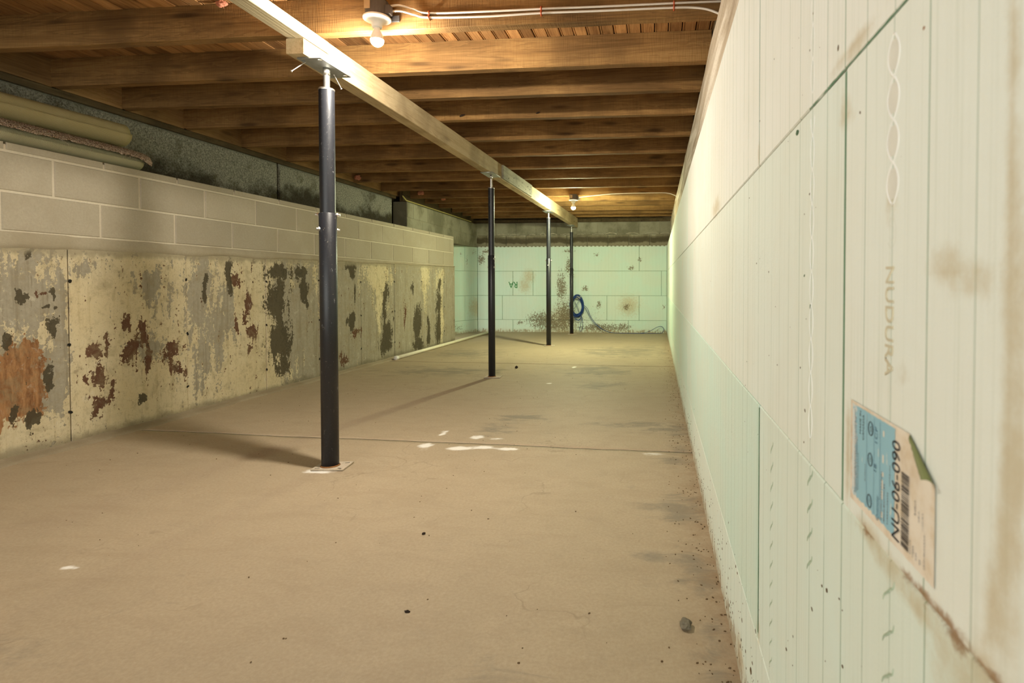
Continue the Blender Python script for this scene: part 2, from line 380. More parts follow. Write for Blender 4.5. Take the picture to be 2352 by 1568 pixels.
c = g.mix(g.ma('MULTIPLY', g.ss(g.noise(o, 60, 3), 0.52, 0.68), 0.5), c, (0.25, 0.15, 0.10, 1))
g.col(c).bump(v[0], 1.0, 0.008)
M['pile'] = g.m

# sticker paper: printed side and bare back
g = G('sticker_paper', 0.6, 0.3)
o = g.pos()
n1 = g.noise(o, 45, 4, 0.6); n2 = g.noise(o, 14, 3)
c = g.mix(g.ss(n1, 0.4, 0.7), (0.80, 0.72, 0.61, 1), (0.70, 0.58, 0.43, 1))
c = g.mix(g.ma('MULTIPLY', g.attr('tan'), g.ss(n2, 0.35, 0.6)), c, (0.36, 0.20, 0.065, 1))
bk = g.n('ShaderNodeNewGeometry').outputs['Backfacing']
g.col(g.mix(bk, c, (0.20, 0.22, 0.085, 1)))
M['paper'] = g.m
g = G('blue_print', 0.55, 0.3)
o = g.pos(); sx, sy, sz = g.sep(o)
n1 = g.noise(o, 160, 4, 0.7); n2 = g.noise(g.map(o, (1, 260, 46)), 1.0, 3, 0.6)
wear = g.ss(g.ma('ADD', g.ma('MULTIPLY', n1, 0.7), g.ss(sy, 0.562, 0.584, 0.0, 0.28)), 0.47, 0.60)
c = g.mix(wear, (0.29, 0.52, 0.62, 1), (0.66, 0.68, 0.66, 1))
c = g.mix(g.ma('MULTIPLY', g.ss(n2, 0.66, 0.72), 0.7), c, (0.75, 0.72, 0.62, 1))
g.col(c)
M['blueprint'] = g.m
M['ink'] = plain('black_ink', (0.022, 0.020, 0.026), 0.6, 0.2)
M['ink_faded'] = plain('faded_ink', (0.17, 0.17, 0.19), 0.6, 0.2)
M['ink_blue'] = plain('blue_ink', (0.07, 0.16, 0.24), 0.6, 0.2)
M['white_patch'] = plain('worn_white', (0.74, 0.71, 0.62), 0.6, 0.2)

def lamp_mat(name, spec):
    g = G(name, 0.3, 0.3)
    g.col((0.9, 0.88, 0.8, 1))
    g.b.inputs['Emission Color'].default_value = (*spec[1], 1)
    g.b.inputs['Emission Strength'].default_value = spec[0]
    return g.m

# ------------------------------------------------------------------ mesh helpers
def link(name, me, parent=None, mat=None, loc=None):
    o = bpy.data.objects.new(name, me)
    COL.objects.link(o)
    if parent is not None: o.parent = parent
    if mat is not None: me.materials.append(mat)
    if loc is not None: o.location = loc
    return o

def mesh(name, verts, faces, parent=None, mat=None, loc=None, smooth=False):
    me = bpy.data.meshes.new(name)
    me.from_pydata([tuple(v) for v in verts], [], faces)
    me.update()
    if smooth:
        for p in me.polygons: p.use_smooth = True
    return link(name, me, parent, mat, loc)

def bm_obj(name, bm, parent=None, mat=None, loc=None, smooth=False, recalc=True):
    me = bpy.data.meshes.new(name)
    if recalc: bmesh.ops.recalc_face_normals(bm, faces=bm.faces)
    bm.to_mesh(me); bm.free()
    if smooth:
        for p in me.polygons: p.use_smooth = True
    return link(name, me, parent, mat, loc)

def empty(name, loc=(0, 0, 0)):
    o = bpy.data.objects.new(name, None)
    o.empty_display_size = 0.1
    COL.objects.link(o); o.location = loc
    return o

def thing(name, label, cat, loc=(0, 0, 0), group=None):
    o = empty(name, loc)
    o['label'] = label; o['category'] = cat
    if group: o['group'] = group
    return o

def tag(o, label, cat, group=None):
    o['label'] = label; o['category'] = cat
    if group: o['group'] = group
    return o

def structure(name):
    o = empty(name); o['kind'] = 'structure'
    return o

def box(bm, x0, x1, y0, y1, z0, z1, bev=0.0):
    r = bmesh.ops.create_cube(bm, size=1.0)
    vs = r['verts']
    for v in vs:
        v.co = Vector(((x0 + x1) / 2 + v.co.x * (x1 - x0), (y0 + y1) / 2 + v.co.y * (y1 - y0), (z0 + z1) / 2 + v.co.z * (z1 - z0)))
    if bev > 0:
        es = list({e for v in vs for e in v.link_edges})
        bmesh.ops.bevel(bm, geom=es, offset=bev, segments=1, affect='EDGES', profile=0.5)
    return vs

def tube(bm, pts, r, seg=8, cap=True, closed=False):
    pts = [Vector(p) for p in pts]
    n = len(pts); rings = []; prev = None
    for i, p in enumerate(pts):
        a = pts[(i - 1) % n] if (i > 0 or closed) else p
        b = pts[(i + 1) % n] if (i < n - 1 or closed) else p
        t = (b - a).normalized()
        if prev is None:
            up = Vector((0, 0, 1)) if abs(t.z) < 0.9 else Vector((1, 0, 0))
            s = t.cross(up).normalized()
        else:
            s = (prev - t * prev.dot(t)).normalized()
        prev = s; q = t.cross(s)
        rr = r[i] if isinstance(r, (list, tuple)) else r
        rings.append([bm.verts.new(p + (s * math.cos(k * 2 * math.pi / seg) + q * math.sin(k * 2 * math.pi / seg)) * rr) for k in range(seg)])
    for i in range(n - 1 + (1 if closed else 0)):
        A, B = rings[i], rings[(i + 1) % n]
        for k in range(seg):
            bm.faces.new((A[k], A[(k + 1) % seg], B[(k + 1) % seg], B[k]))
    if cap and not closed:
        bm.faces.new(rings[0][::-1]); bm.faces.new(rings[-1])

def lathe(bm, prof, seg=32, c=(0, 0, 0)):
    rings = []
    for r, z in prof:
        if r < 1e-6: rings.append([bm.verts.new((c[0], c[1], c[2] + z))])
        else: rings.append([bm.verts.new((c[0] + r * math.cos(k * 2 * math.pi / seg), c[1] + r * math.sin(k * 2 * math.pi / seg), c[2] + z)) for k in range(seg)])
    for A, B in zip(rings, rings[1:]):
        for k in range(seg):
            k2 = (k + 1) % seg
            if len(A) == 1 and len(B) == 1: continue
            if len(A) == 1: bm.faces.new((A[0], B[k], B[k2]))
            elif len(B) == 1: bm.faces.new((A[k], B[0], A[k2]))
            else: bm.faces.new((A[k], B[k], B[k2], A[k2]))

def smooth_path(pts, n=8):
    pts = [Vector(p) for p in pts]; out = []
    for i in range(len(pts) - 1):
        p0 = pts[max(i - 1, 0)]; p1 = pts[i]; p2 = pts[i + 1]; p3 = pts[min(i + 2, len(pts) - 1)]
        for k in range(n):
            t = k / n
            out.append(0.5 * ((2 * p1) + (p2 - p0) * t + (2 * p0 - 5 * p1 + 4 * p2 - p3) * t * t + (3 * p1 - p0 - 3 * p2 + p3) * t ** 3))
    out.append(pts[-1])
    return out

def fnoise(x, y=0.0, z=0.0): return mnoise.noise(Vector((x, y, z)))

def blobs(lst, a, b):
    v = 0.0
    for (s, z, rs, rz) in lst:
        dx = (a - s) / rs; dz = (b - z) / rz
        q = dx * dx + dz * dz
        if q < 9: v = max(v, math.exp(-0.693 * q))
    return v

class Frame:                                          # a wall: origin, direction along it, normal into the room
    def __init__(s, o, d, n):
        s.o = Vector(o); s.d = Vector(d).normalized(); s.n = Vector(n).normalized()
    def P(s, u, z, dep=0.0): return s.o + s.d * u + s.n * dep + Vector((0, 0, z))

def slab(fr, name, u0, u1, z0, z1, thick, parent, mat, dep=0.0, bev=0.003, res=None, fields=None, ucoord=False, z1b=None, wob=0.0, color=None):
    """A block or panel of a wall: front face (a grid when res is given) with chamfered edges and real depth."""
    nu = max(1, round((u1 - u0) / res)) if res else 1
    nz = max(1, round((z1 - z0) / res)) if res else 1
    vs, fs = [], []
    uu = [u0 + bev + (u1 - u0 - 2 * bev) * i / nu for i in range(nu + 1)]
    for j in range(nz + 1):
        for i in range(nu + 1):
            t = i / nu
            top = z1 if z1b is None else z1 + (z1b - z1) * t
            z = z0 + bev + (top - z0 - 2 * bev) * j / nz
            d = dep
            if wob and 0 < i < nu and 0 < j < nz: d += wob * fnoise(uu[i] * 3.1, z * 3.1, u0)
            vs.append(fr.P(uu[i], z, d))
    W = nu + 1
    for j in range(nz):
        for i in range(nu):
            a = j * W + i
            fs.append((a, a + 1, a + W + 1, a + W))
    rim = [i for i in range(W)] + [j * W + nu for j in range(1, nz + 1)] + [nz * W + i for i in range(nu - 1, -1, -1)] + [j * W for j in range(nz - 1, 0, -1)]
    def ring(dd, ext):
        base = len(vs)
        for k in rim:
            j, i = divmod(k, W)
            u = u0 if i == 0 else (u1 if i == nu else uu[i])
            top = z1 if z1b is None else z1 + (z1b - z1) * (i / nu)
            z = z0 if j == 0 else (top if j == nz else z0 + bev + (top - z0 - 2 * bev) * j / nz)
            vs.append(fr.P(u, z, dd))
        return base
    b1 = ring(dep - bev, 0); b2 = ring(dep - thick, 0)
    L = len(rim)
    for k in range(L):
        k2 = (k + 1) % L
        fs.append((rim[k2], rim[k], b1 + k, b1 + k2))
        fs.append((b1 + k2, b1 + k, b2 + k, b2 + k2))
    fs.append(tuple(b2 + k for k in range(L)))
    # orient towards the room
    e1 = vs[fs[0][1]] - vs[fs[0][0]]; e2 = vs[fs[0][3]] - vs[fs[0][0]]
    if e1.cross(e2).dot(fr.n) < 0: fs = [f[::-1] for f in fs]
    c = fr.P((u0 + u1) / 2, (z0 + z1) / 2, dep)
    o = mesh(name, [v - c for v in vs], fs, parent, mat, c)
    me = o.data
    if ucoord or fields:
        n = len(me.vertices)
        loc = [(fr.d.dot(v - fr.o), v.z) for v in vs]
        if ucoord:
            a = me.attributes.new('ucoord', 'FLOAT', 'POINT')
            for k in range(n): a.data[k].value = loc[k][0]
        for key, fn in (fields or {}).items():
            a = me.attributes.new(key, 'FLOAT', 'POINT')
            for k in range(n): a.data[k].value = fn(*loc[k])
    if color: o.color = (*color, 1)
    return o

def crumb(bm, c, r, nrm=None, flat=0.5, sub=1):
    """An irregular little lump."""
    m = bmesh.ops.create_icosphere(bm, subdivisions=sub, radius=1.0)
    a = random.uniform(0, 6.28); sx = random.uniform(0.7, 1.5); q = random.random() * 50
    for v in m['verts']:
        k = 1 + 0.45 * fnoise(v.co.x * 1.7 + q, v.co.y * 1.7, v.co.z * 1.7)
        p = Vector((v.co.x * sx, v.co.y / sx, v.co.z * flat)) * k * r
        p = Matrix.Rotation(a, 3, 'Z') @ p
        if nrm is not None: p = nrm.to_track_quat('Z', 'Y').to_matrix() @ p
        v.co = p + Vector(c)

def text_mesh(name, body, size, parent, mat, xdir, ydir, origin, width=None, extrude=0.0, align='LEFT'):
    cu = bpy.data.curves.new(name, 'FONT')
    cu.body = body; cu.size = size; cu.align_x = align; cu.extrude = extrude
    cu.resolution_u = 3
    t = bpy.data.objects.new(name + '_tmp', cu); COL.objects.link(t)
    dg = bpy.context.evaluated_depsgraph_get(); dg.update()
    me = bpy.data.meshes.new_from_object(t.evaluated_get(dg))
    bpy.data.objects.remove(t); bpy.data.curves.remove(cu)
    me.name = name
    xs = [v.co.x for v in me.vertices]
    k = 1.0
    if width and xs: k = width / (max(xs) - min(xs))
    X, Y = Vector(xdir), Vector(ydir); Z = X.cross(Y)
    for v in me.vertices:
        v.co = X * ((v.co.x - (min(xs) if width else 0)) * k) + Y * v.co.y + Z * v.co.z
    me.materials.clear()
    return link(name, me, parent, mat, origin)

# ------------------------------------------------------------------ setting: frames
RIGHT = Frame((0.197, 0, 0), (0, 1, 0), (-1, 0, 0))
LDIR = Vector((0.029, 1, 0)).normalized()
LNRM = Vector((1, -0.029, 0)).normalized()
LEFT = Frame((-3.372, 0, 0), LDIR, LNRM)
BACK = Frame((0, 10.46, 0), (1, 0, 0), (0, -1, 0))
CORNER = Frame((-3.37, 10.46, 0), (-0.25, -0.59, 0), (0.59, -0.25, 0))
Y0 = -2.0                                             # end behind the viewer left open to let added ambient fill light in
ZJ, ZP = 2.12, 2.285                                   # underside of joists, underside of planks

# ------------------------------------------------------------------ floor
DAMP = [(0.12, 1.87, 0.05, 0.104), (0.15, 1.74, 0.03, 0.064), (0.15, 1.41, 0.035, 0.10), (0.09, 2.96, 0.07, 0.088), (0.13, 3.16, 0.036, 0.067),
        (-0.13, 3.67, 0.197, 0.07), (-1.0, 3.47, 0.10, 0.12), (-0.93, 3.76, 0.14, 0.09), (-0.49, 5.05, 0.195, 0.15), (-0.62, 5.92, 0.30, 0.30),
        (-0.01, 1.89, 0.044, 0.03), (0.15, 3.54, 0.12, 0.157), (0.1, 2.3, 0.10, 0.12), (-2.2, 5.7, 0.5, 0.25), (-2.5, 7.2, 0.4, 0.4), (-0.4, 7.6, 0.5, 0.5),
        (-1.2, 0.75, 0.22, 0.07), (-2.0, 1.2, 0.3, 0.06), (-0.35, 1.2, 0.10, 0.08)]
EFF = [(-1.3, 3.08, 0.034, 0.042), (-1.28, 3.02, 0.014, 0.048), (-1.31, 3.38, 0.019, 0.03), (-1.29, 3.32, 0.016, 0.038), (-1.06, 3.27, 0.036, 0.037),
       (-0.94, 3.24, 0.045, 0.018), (-1.09, 3.04, 0.06, 0.032), (-0.96, 3.07, 0.058, 0.025), (-0.82, 3.05, 0.058, 0.024), (-0.01, 3.04, 0.07, 0.016),
       (-1.88, 1.62, 0.03, 0.012), (-0.98, 5.11, 0.024, 0.03), (-0.89, 6.12, 0.024, 0.05), (-1.64, 2.60, 0.075, 0.024)]
floor = structure('floor')
bm = bmesh.new(); box(bm, -4.6, 0.6, Y0, 10.9, -0.14, -0.025)
bm_obj('subbase', bm, floor, M['dark_gap'])
def crack1(x): return 3.0925 - 0.0372 * (x - 0.045) + 0.012 * fnoise(x * 1.3)
def crack2(x): return 6.25 - 0.035 * x + 0.008 * fnoise(x * 1.7)
def floor_slab(ya, yb, res):
    x0, x1 = -4.6, 0.6
    nx = int((x1 - x0) / res); la = ya(0); lb = yb(0); ny = int((lb - la) / res)
    vs, fs = [], []
    for j in range(ny + 1):
        for i in range(nx + 1):
            x = x0 + (x1 - x0) * i / nx
            y = ya(x) + (yb(x) - ya(x)) * j / ny
            e = 0.0025 * fnoise(x * 2.0, y * 2.0) + 0.0016 * fnoise(x * 7, y * 7)
            vs.append((x, y, e))
    W = nx + 1
    for j in range(ny):
        for i in range(nx):
            a = j * W + i; fs.append((a, a + 1, a + W + 1, a + W))
    n = len(vs)
    for row in (0, ny):                                # the walls of the joint
        b = len(vs)
        for i in range(W): v = vs[row * W + i]; vs.append((v[0], v[1], -0.03))
        for i in range(nx):
            f = (row * W + i, row * W + i + 1, b + i + 1, b + i)
            fs.append(f if row else f[::-1])
    o = mesh('slab', vs, fs, floor, M['floor'], smooth=False)
    for key, lst in (('damp', DAMP), ('efflo', EFF)):
        a = o.data.attributes.new(key, 'FLOAT', 'POINT')
        for k, v in enumerate(vs): a.data[k].value = blobs([(q[0], q[1], q[2] * 1.25, q[3] * 1.25) for q in lst], v[0], v[1])
    o.data.materials.append(M['hole'])
    for p in o.data.polygons[:nx * ny]: p.use_smooth = True
    for p in o.data.polygons[nx * ny:]: p.material_index = 1
floor_slab(lambda x: Y0, lambda x: crack1(x) - 0.003, 0.035)
floor_slab(lambda x: crack1(x) + 0.003, lambda x: crack2(x) - 0.0025, 0.04)
floor_slab(lambda x: crack2(x) + 0.0025, lambda x: 10.9, 0.06)

# cement fillet smeared along the foot of the left wall
vs, fs = [], []
N, K = 260, 7
for i in range(N + 1):
    u = 1.2 + 7.4 * i / N
    wd = 0.062 + 0.020 * fnoise(u * 1.7) + 0.012 * fnoise(u * 6) + (0.018 if u < 4 else 0)
    ht = 0.036 + 0.012 * fnoise(u * 2.3, 5) + 0.005 * fnoise(u * 9, 5)
    for k in range(K + 1):
        t = k / K
        d = -0.02 + (wd + 0.02) * t
        z = ht * (1 - t) ** 1.4 + 0.004 * fnoise(u * 8, t * 3) * (1 - t) + (0.005 if 0.55 < t < 0.95 else 0.0) - (0.006 if k == K else 0)
        vs.append(LEFT.P(u, z, d))
for i in range(N):
    for k in range(K):
        a = i * (K + 1) + k
        fs.append((a, a + 1, a + K + 2, a + K + 1))
o = mesh('cement_fillet', vs, [f[::-1] for f in fs], floor, M['fillet'], smooth=True)

# ------------------------------------------------------------------ left wall
wl = structure('wall_left')
RUST = [(2.59, 0.40, 0.15, 0.213), (2.66, 0.55, 0.055, 0.09)]
DARK = [(2.65, 0.85, 0.036, 0.05), (2.68, 1.07, 0.02, 0.041), (2.77, 0.87, 0.013, 0.036), (2.78, 0.69, 0.031, 0.052), (2.74, 0.8, 0.013, 0.014), (2.79, 0.79, 0.018, 0.019), (2.55, 0.89, 0.015, 0.022), (2.68, 0.2, 0.029, 0.051), (2.59, 0.22, 0.023, 0.041), (2.76, 0.4, 0.026, 0.059), (2.56, 0.62, 0.023, 0.056), (4.58, 1.02, 0.152, 0.082), (4.56, 0.77, 0.13, 0.18), (4.6, 0.42, 0.149, 0.19), (4.62, 0.21, 0.067, 0.076), (4.88, 1.02, 0.092, 0.08), (4.92, 0.88, 0.062, 0.1), (4.94, 0.75, 0.025, 0.048), (4.03, 0.97, 0.03, 0.15), (3.82, 0.9, 0.023, 0.095), (3.31, 0.17, 0.036, 0.028), (5.7, 1.09, 0.098, 0.055), (5.72, 1.02, 0.066, 0.074), (5.77, 0.83, 0.017, 0.075), (5.7, 0.52, 0.074, 0.074), (6.42, 0.79, 0.072, 0.103), (6.38, 0.62, 0.051, 0.154), (6.46, 0.37, 0.104, 0.156), (6.43, 0.17, 0.145, 0.104), (7.12, 0.85, 0.05, 0.085), (7.24, 0.38, 0.103, 0.232), (7.26, 0.1, 0.156, 0.081), (7.6, 0.22, 0.057, 0.213), (7.98, 0.89, 0.047, 0.095), (7.95, 0.64, 0.077, 0.158), (7.93, 0.26, 0.092, 0.253)]
RED = [(3.2, 0.65, 0.025, 0.049), (3.21, 0.48, 0.046, 0.068), (3.31, 0.59, 0.036, 0.07), (3.34, 0.43, 0.03, 0.042), (3.52, 0.46, 0.067, 0.053), (3.54, 0.34, 0.048, 0.042), (3.48, 0.41, 0.046, 0.047), (3.27, 0.52, 0.047, 0.055), (3.02, 0.52, 0.036, 0.046), (3.08, 0.54, 0.016, 0.065), (3.07, 0.62, 0.014, 0.039), (3.02, 0.37, 0.036, 0.057), (3.08, 0.33, 0.018, 0.031), (2.95, 0.35, 0.014, 0.03), (3.03, 0.22, 0.046, 0.031), (3.09, 0.25, 0.027, 0.032), (3.0, 0.16, 0.02, 0.046), (2.93, 0.48, 0.012, 0.013), (4.1, 0.94, 0.04, 0.061), (4.22, 0.8, 0.033, 0.077), (4.2, 0.66, 0.033, 0.062), (4.1, 0.57, 0.027, 0.048), (4.26, 0.53, 0.048, 0.049), (4.23, 0.39, 0.023, 0.042), (2.73, 0.89, 0.017, 0.019), (5.79, 0.39, 0.068, 0.047), (5.55, 0.1, 0.078, 0.054), (5.49, 0.16, 0.031, 0.036), (6.89, 0.51, 0.024, 0.111)]
BARE = [(3.38, 0.48, 0.05, 0.08), (2.82, 0.65, 0.045, 0.387), (3.76, 0.85, 0.076, 0.219), (3.79, 0.37, 0.069, 0.19), (3.93, 0.43, 0.062, 0.327), (4.03, 0.72, 0.06, 0.201), (4.86, 0.6, 0.152, 0.278), (5.04, 0.28, 0.13, 0.329), (2.95, 1.02, 0.061, 0.045), (2.68, 1.03, 0.057, 0.041), (5.55, 0.51, 0.274, 0.495), (5.97, 0.39, 0.179, 0.386), (6.24, 0.06, 0.244, 0.302), (6.78, 0.43, 0.205, 0.598), (7.2, 0.4, 0.256, 0.634), (7.75, 0.36, 0.177, 0.371), (8.33, 0.46, 0.203, 0.729), (2.66, 0.83, 0.101, 0.137), (2.75, 0.4, 0.065, 0.142), (3.38, 0.92, 0.08, 0.06)]
CREAM = [(6.23, 1.02, 0.213, 0.175), (6.26, 0.75, 0.059, 0.202), (6.26, 0.45, 0.039, 0.202), (7.47, 1.03, 0.11, 0.358), (8.03, 0.97, 0.11, 0.16), (8.05, 0.45, 0.063, 0.385), (4.16, 1.02, 0.137, 0.075), (4.18, 0.78, 0.129, 0.207), (2.97, 0.79, 0.099, 0.202), (3.22, 0.24, 0.259, 0.164), (4.17, 0.2, 0.276, 0.207), (2.64, 0.12, 0.121, 0.092), (4.31, 0.46, 0.098, 0.214), (4.03, 0.25, 0.173, 0.134)]
def warp(u, z):
    return (u + 0.040 * fnoise(u * 7, z * 5, 1) + 0.022 * fnoise(u * 19, z * 11, 2) + 0.010 * fnoise(u * 45, z * 30, 3),
            z + 0.055 * fnoise(u * 6, z * 4, 5) + 0.030 * fnoise(u * 17, z * 9, 6) + 0.012 * fnoise(u * 40, z * 24, 7))
def paint(u, z):
    u, z = warp(u, z)
    base = 0.68 if u < 4.6 else (0.52 if u < 5.3 else 0.46)
    return base - 0.62 * blobs(BARE, u, z) + 0.45 * blobs(CREAM, u, z)
F_LEFT = {'paint': paint, 'rust': lambda u, z: blobs(RUST, *warp(u, z)), 'dark': lambda u, z: blobs(DARK, *warp(u, z)), 'red': lambda u, z: blobs(RED, *warp(u, z))}
seams = [1.30, 2.10, 2.869, 3.647, 4.425, 5.136, 5.879, 6.63, 7.38, 8.147, 8.56]
ctop = lambda u: 1.108 + 0.0125 * (u - 2.5)
for i, (a, b) in enumerate(zip(seams, seams[1:])):
    slab(LEFT, 'concrete_panel', a + 0.002, b - 0.002, -0.02, ctop(a), 0.12, wl, M['peeling'], dep=random.uniform(-0.003, 0.003), bev=0.003, res=0.012, fields=F_LEFT, z1b=ctop(b), wob=0.004)
slab(LEFT, 'core', Y0, 8.55, -0.02, 1.10, 0.3, wl, M['dark_gap'], dep=-0.03, bev=0.001)
slab(LEFT, 'concrete_panel', Y0, 1.298, -0.02, 1.10, 0.12, wl, M['peeling'], dep=0.0, bev=0.003, fields=F_LEFT)
bm = bmesh.new()                                       # tie holes along the form seams
for u in seams[2:-1]:
    for z in (0.20, 0.57, 0.94):
        c = LEFT.P(u + random.uniform(-0.006, 0.006), z + random.uniform(-0.01, 0.01), 0.002)
        crumb(bm, c, 0.011, LNRM, 0.25)
o = bm_obj('tie_hole', bm, wl, M['hole']); o['kind'] = 'stuff'
# bed of mortar between the old concrete and the blocks
vs, fs = [], []
N = 300
for i in range(N + 1):
    u = 1.3 + 7.25 * i / N
    zb = ctop(u) - 0.012 + 0.012 * fnoise(u * 2.6, 9) + 0.006 * fnoise(u * 11, 9)
    for k, (t, d) in enumerate(((0, -0.01), (0.12, 0.004), (0.35, 0.010), (0.7, 0.008), (1.0, -0.006))):
        z = zb + (1.186 - zb) * t
        vs.append(LEFT.P(u, z, d + 0.004 * fnoise(u * 7, k * 2.0) + 0.003 * fnoise(u * 2, k)))
for i in range(N):
    for k in range(4):
        a = i * 5 + k
        fs.append((a, a + 5, a + 6, a + 1))
mesh('mortar_bed', vs, fs, wl, M['mortar_bed'], smooth=True)
# concrete block courses
slab(LEFT, 'mortar', 1.25, 8.53, 1.175, 1.630, 0.36, wl, M['mortar'], dep=-0.005, bev=0.004)
rows = ((1.186, 1.389, 2.551, 8.52), (1.389, 1.595, 2.803, 8.52))
for z0, z1, s0, end in rows:
    u = s0 - 3 * 0.5065
    while u < end - 0.02:
        b = min(u + 0.5065, end)
        if b > 1.27:
            slab(LEFT, 'block', max(u, 1.26) + 0.006, b - (0.006 if b < end else 0), z0 + 0.006, z1 - 0.006, 0.19, wl, M['block'], dep=random.uniform(-0.001, 0.002), bev=0.004)
        u = b
u = 2.577 - 3 * 0.506
while u < 8.5:
    b = min(u + 0.506, 8.52)
    slab(LEFT, 'cap_block', u + 0.006, b - (0.006 if b < 8.5 else 0), 1.602, 1.640, 0.37, wl, M['block'], dep=random.uniform(-0.001, 0.002), bev=0.003)
    u = b
slab(LEFT, 'block', Y0, 1.255, 1.15, 1.64, 0.3, wl, M['block'], dep=0.0)
# set-back rough foundation above the ledge, in two lengths with a crack between
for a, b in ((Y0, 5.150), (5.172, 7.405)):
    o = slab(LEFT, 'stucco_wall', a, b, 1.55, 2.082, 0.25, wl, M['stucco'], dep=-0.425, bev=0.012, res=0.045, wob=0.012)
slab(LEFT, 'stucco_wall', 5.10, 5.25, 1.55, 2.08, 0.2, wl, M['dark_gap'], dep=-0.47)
slab(LEFT, 'recess', 7.35, 8.0, 1.55, 2.08, 0.2, wl, M['dark_gap'], dep=-0.56)
# timber sill and rim board
slab(LEFT, 'sill_plate', Y0, 7.48, 2.079, ZJ - 0.001, 0.2, wl, M['sill'], dep=-0.405, bev=0.003)
JY = [2.07, 2.60, 3.125, 3.575, 4.07, 4.665, 5.25, 5.845, 6.43, 7.06, 7.73, 8.24, 8.76, 9.32, 9.80, 10.22]
JT = 0.058
for a, b in zip([Y0] + [y + JT for y in JY], JY + [10.5]):
    if b - a > 0.06 and b < 8.0:
        slab(LEFT, 'rim_board', a, b, ZJ, ZP, 0.05, wl, M['rim'], dep=-0.395, bev=0.002)

slab(LEFT, 'rim_light_stop', Y0, 10.5, 2.05, ZP + 0.03, 0.05, wl, M['dark_gap'], dep=-0.447, bev=0.002)  # unseen board added to stop ambient light leaking past the rim boards

# ------------------------------------------------------------------ right wall of foam blocks
wr = structure('wall_right')
TAN = [(0.338, 0.956, 0.0028, 0.20), (0.338, 0.80, 0.0035, 0.12), (0.326, 0.83, 0.0036, 0.12), (0.403, 0.930, 0.030, 0.012), (0.385, 0.923, 0.03, 0.010), (0.47, 0.849, 0.014, 0.006), (0.6, 0.742, 0.010, 0.055), (0.539, 0.688, 0.04, 0.012), (0.443, 0.676, 0.032, 0.012), (0.345, 0.73, 0.012, 0.04), (0.36, 0.66, 0.06, 0.035), (0.50, 0.68, 0.05, 0.012), (1.33, 0.056, 0.06, 0.04), (0.365, 0.68, 0.03, 0.02), (0.62, 1.10, 0.02, 0.02), (1.12, 1.16, 0.012, 0.03), (0.50, 0.99, 0.012, 0.018), (0.60, 1.155, 0.07, 0.01), (1.9, 1.17, 0.12, 0.03), (1.10, 0.25, 0.012, 0.03)]
RUSTR = [(0.462, 0.689, 0.0107, 0.0055), (0.45, 0.689, 0.0072, 0.004), (0.429, 0.689, 0.011, 0.0045), (0.399, 0.689, 0.0112, 0.007), (0.414, 0.689, 0.012, 0.0040), (0.387, 0.687, 0.0074, 0.0063), (0.38, 0.687, 0.0071, 0.0056), (0.362, 0.688, 0.012, 0.0032), (0.345, 0.688, 0.012, 0.003), (0.33, 0.688, 0.012, 0.003), (0.31, 0.688, 0.02, 0.003), (0.549, 0.687, 0.0109, 0.003)]
F_R = {'tan': lambda u, z: blobs(TAN, u, z), 'rust': lambda u, z: blobs(RUSTR, u, z)}
ZC = (-0.02, 0.230, 0.687, 1.144, 1.600)
slab(RIGHT, 'foam_core', Y0, 10.55, -0.02, 1.592, 0.1, wr, M['foam_gap'], dep=-0.009, bev=0.001)
course_joints = ([-1.8, 0.62, 3.06, 5.5, 7.94], [-1.33, 1.105, 3.545, 5.985, 8.4], [-1.8, 0.6175, 3.06, 5.5, 7.94], [-1.33, 1.12, 3.56, 6.0, 8.4])
fb = {}
for ci in range(4):
    js = [Y0] + course_joints[ci] + [10.46]
    for a, b in zip(js, js[1:]):
        g0 = 0.0024 if ci in (1, 2) else 0.0012
        near = a < 1.4 and b > 0.2
        if near and b - a > 1.0:                        # the part of the block by the viewer carries its stains
            res = 0.012
        else: res = None
        cream = 1.0 if ((ci >= 2) or b < 1.2) else 0.45
        if ci == 0: cream = 0.5
        if ci == 1 and a > 1.0: cream = 0.12
        if ci == 2 and a > 0.5: cream = 0.72
        if ci == 1 and a < 1.0: cream = 0.45
        if ci == 2 and a < 0.5: cream = 0.85
        if b > 5.0: cream *= 0.6
        fb[(ci, round(a, 2))] = slab(RIGHT, 'foam_block', a + g0, b - g0, ZC[ci] + 0.0008, ZC[ci + 1] - 0.0008, 0.06, wr, M['foam'], dep=random.uniform(-0.0008, 0.0008), bev=0.0018, res=res, fields=F_R if res else None, ucoord=True, color=(cream, 1.0, 0))
b_mid_near = fb[(2, -1.8)]; b_low_mid = fb[(1, -1.33)]; b_top_near = fb[(3, -1.33)]; b_mid = fb[(2, 0.62)]; b_low_far = fb[(1, 1.1)]

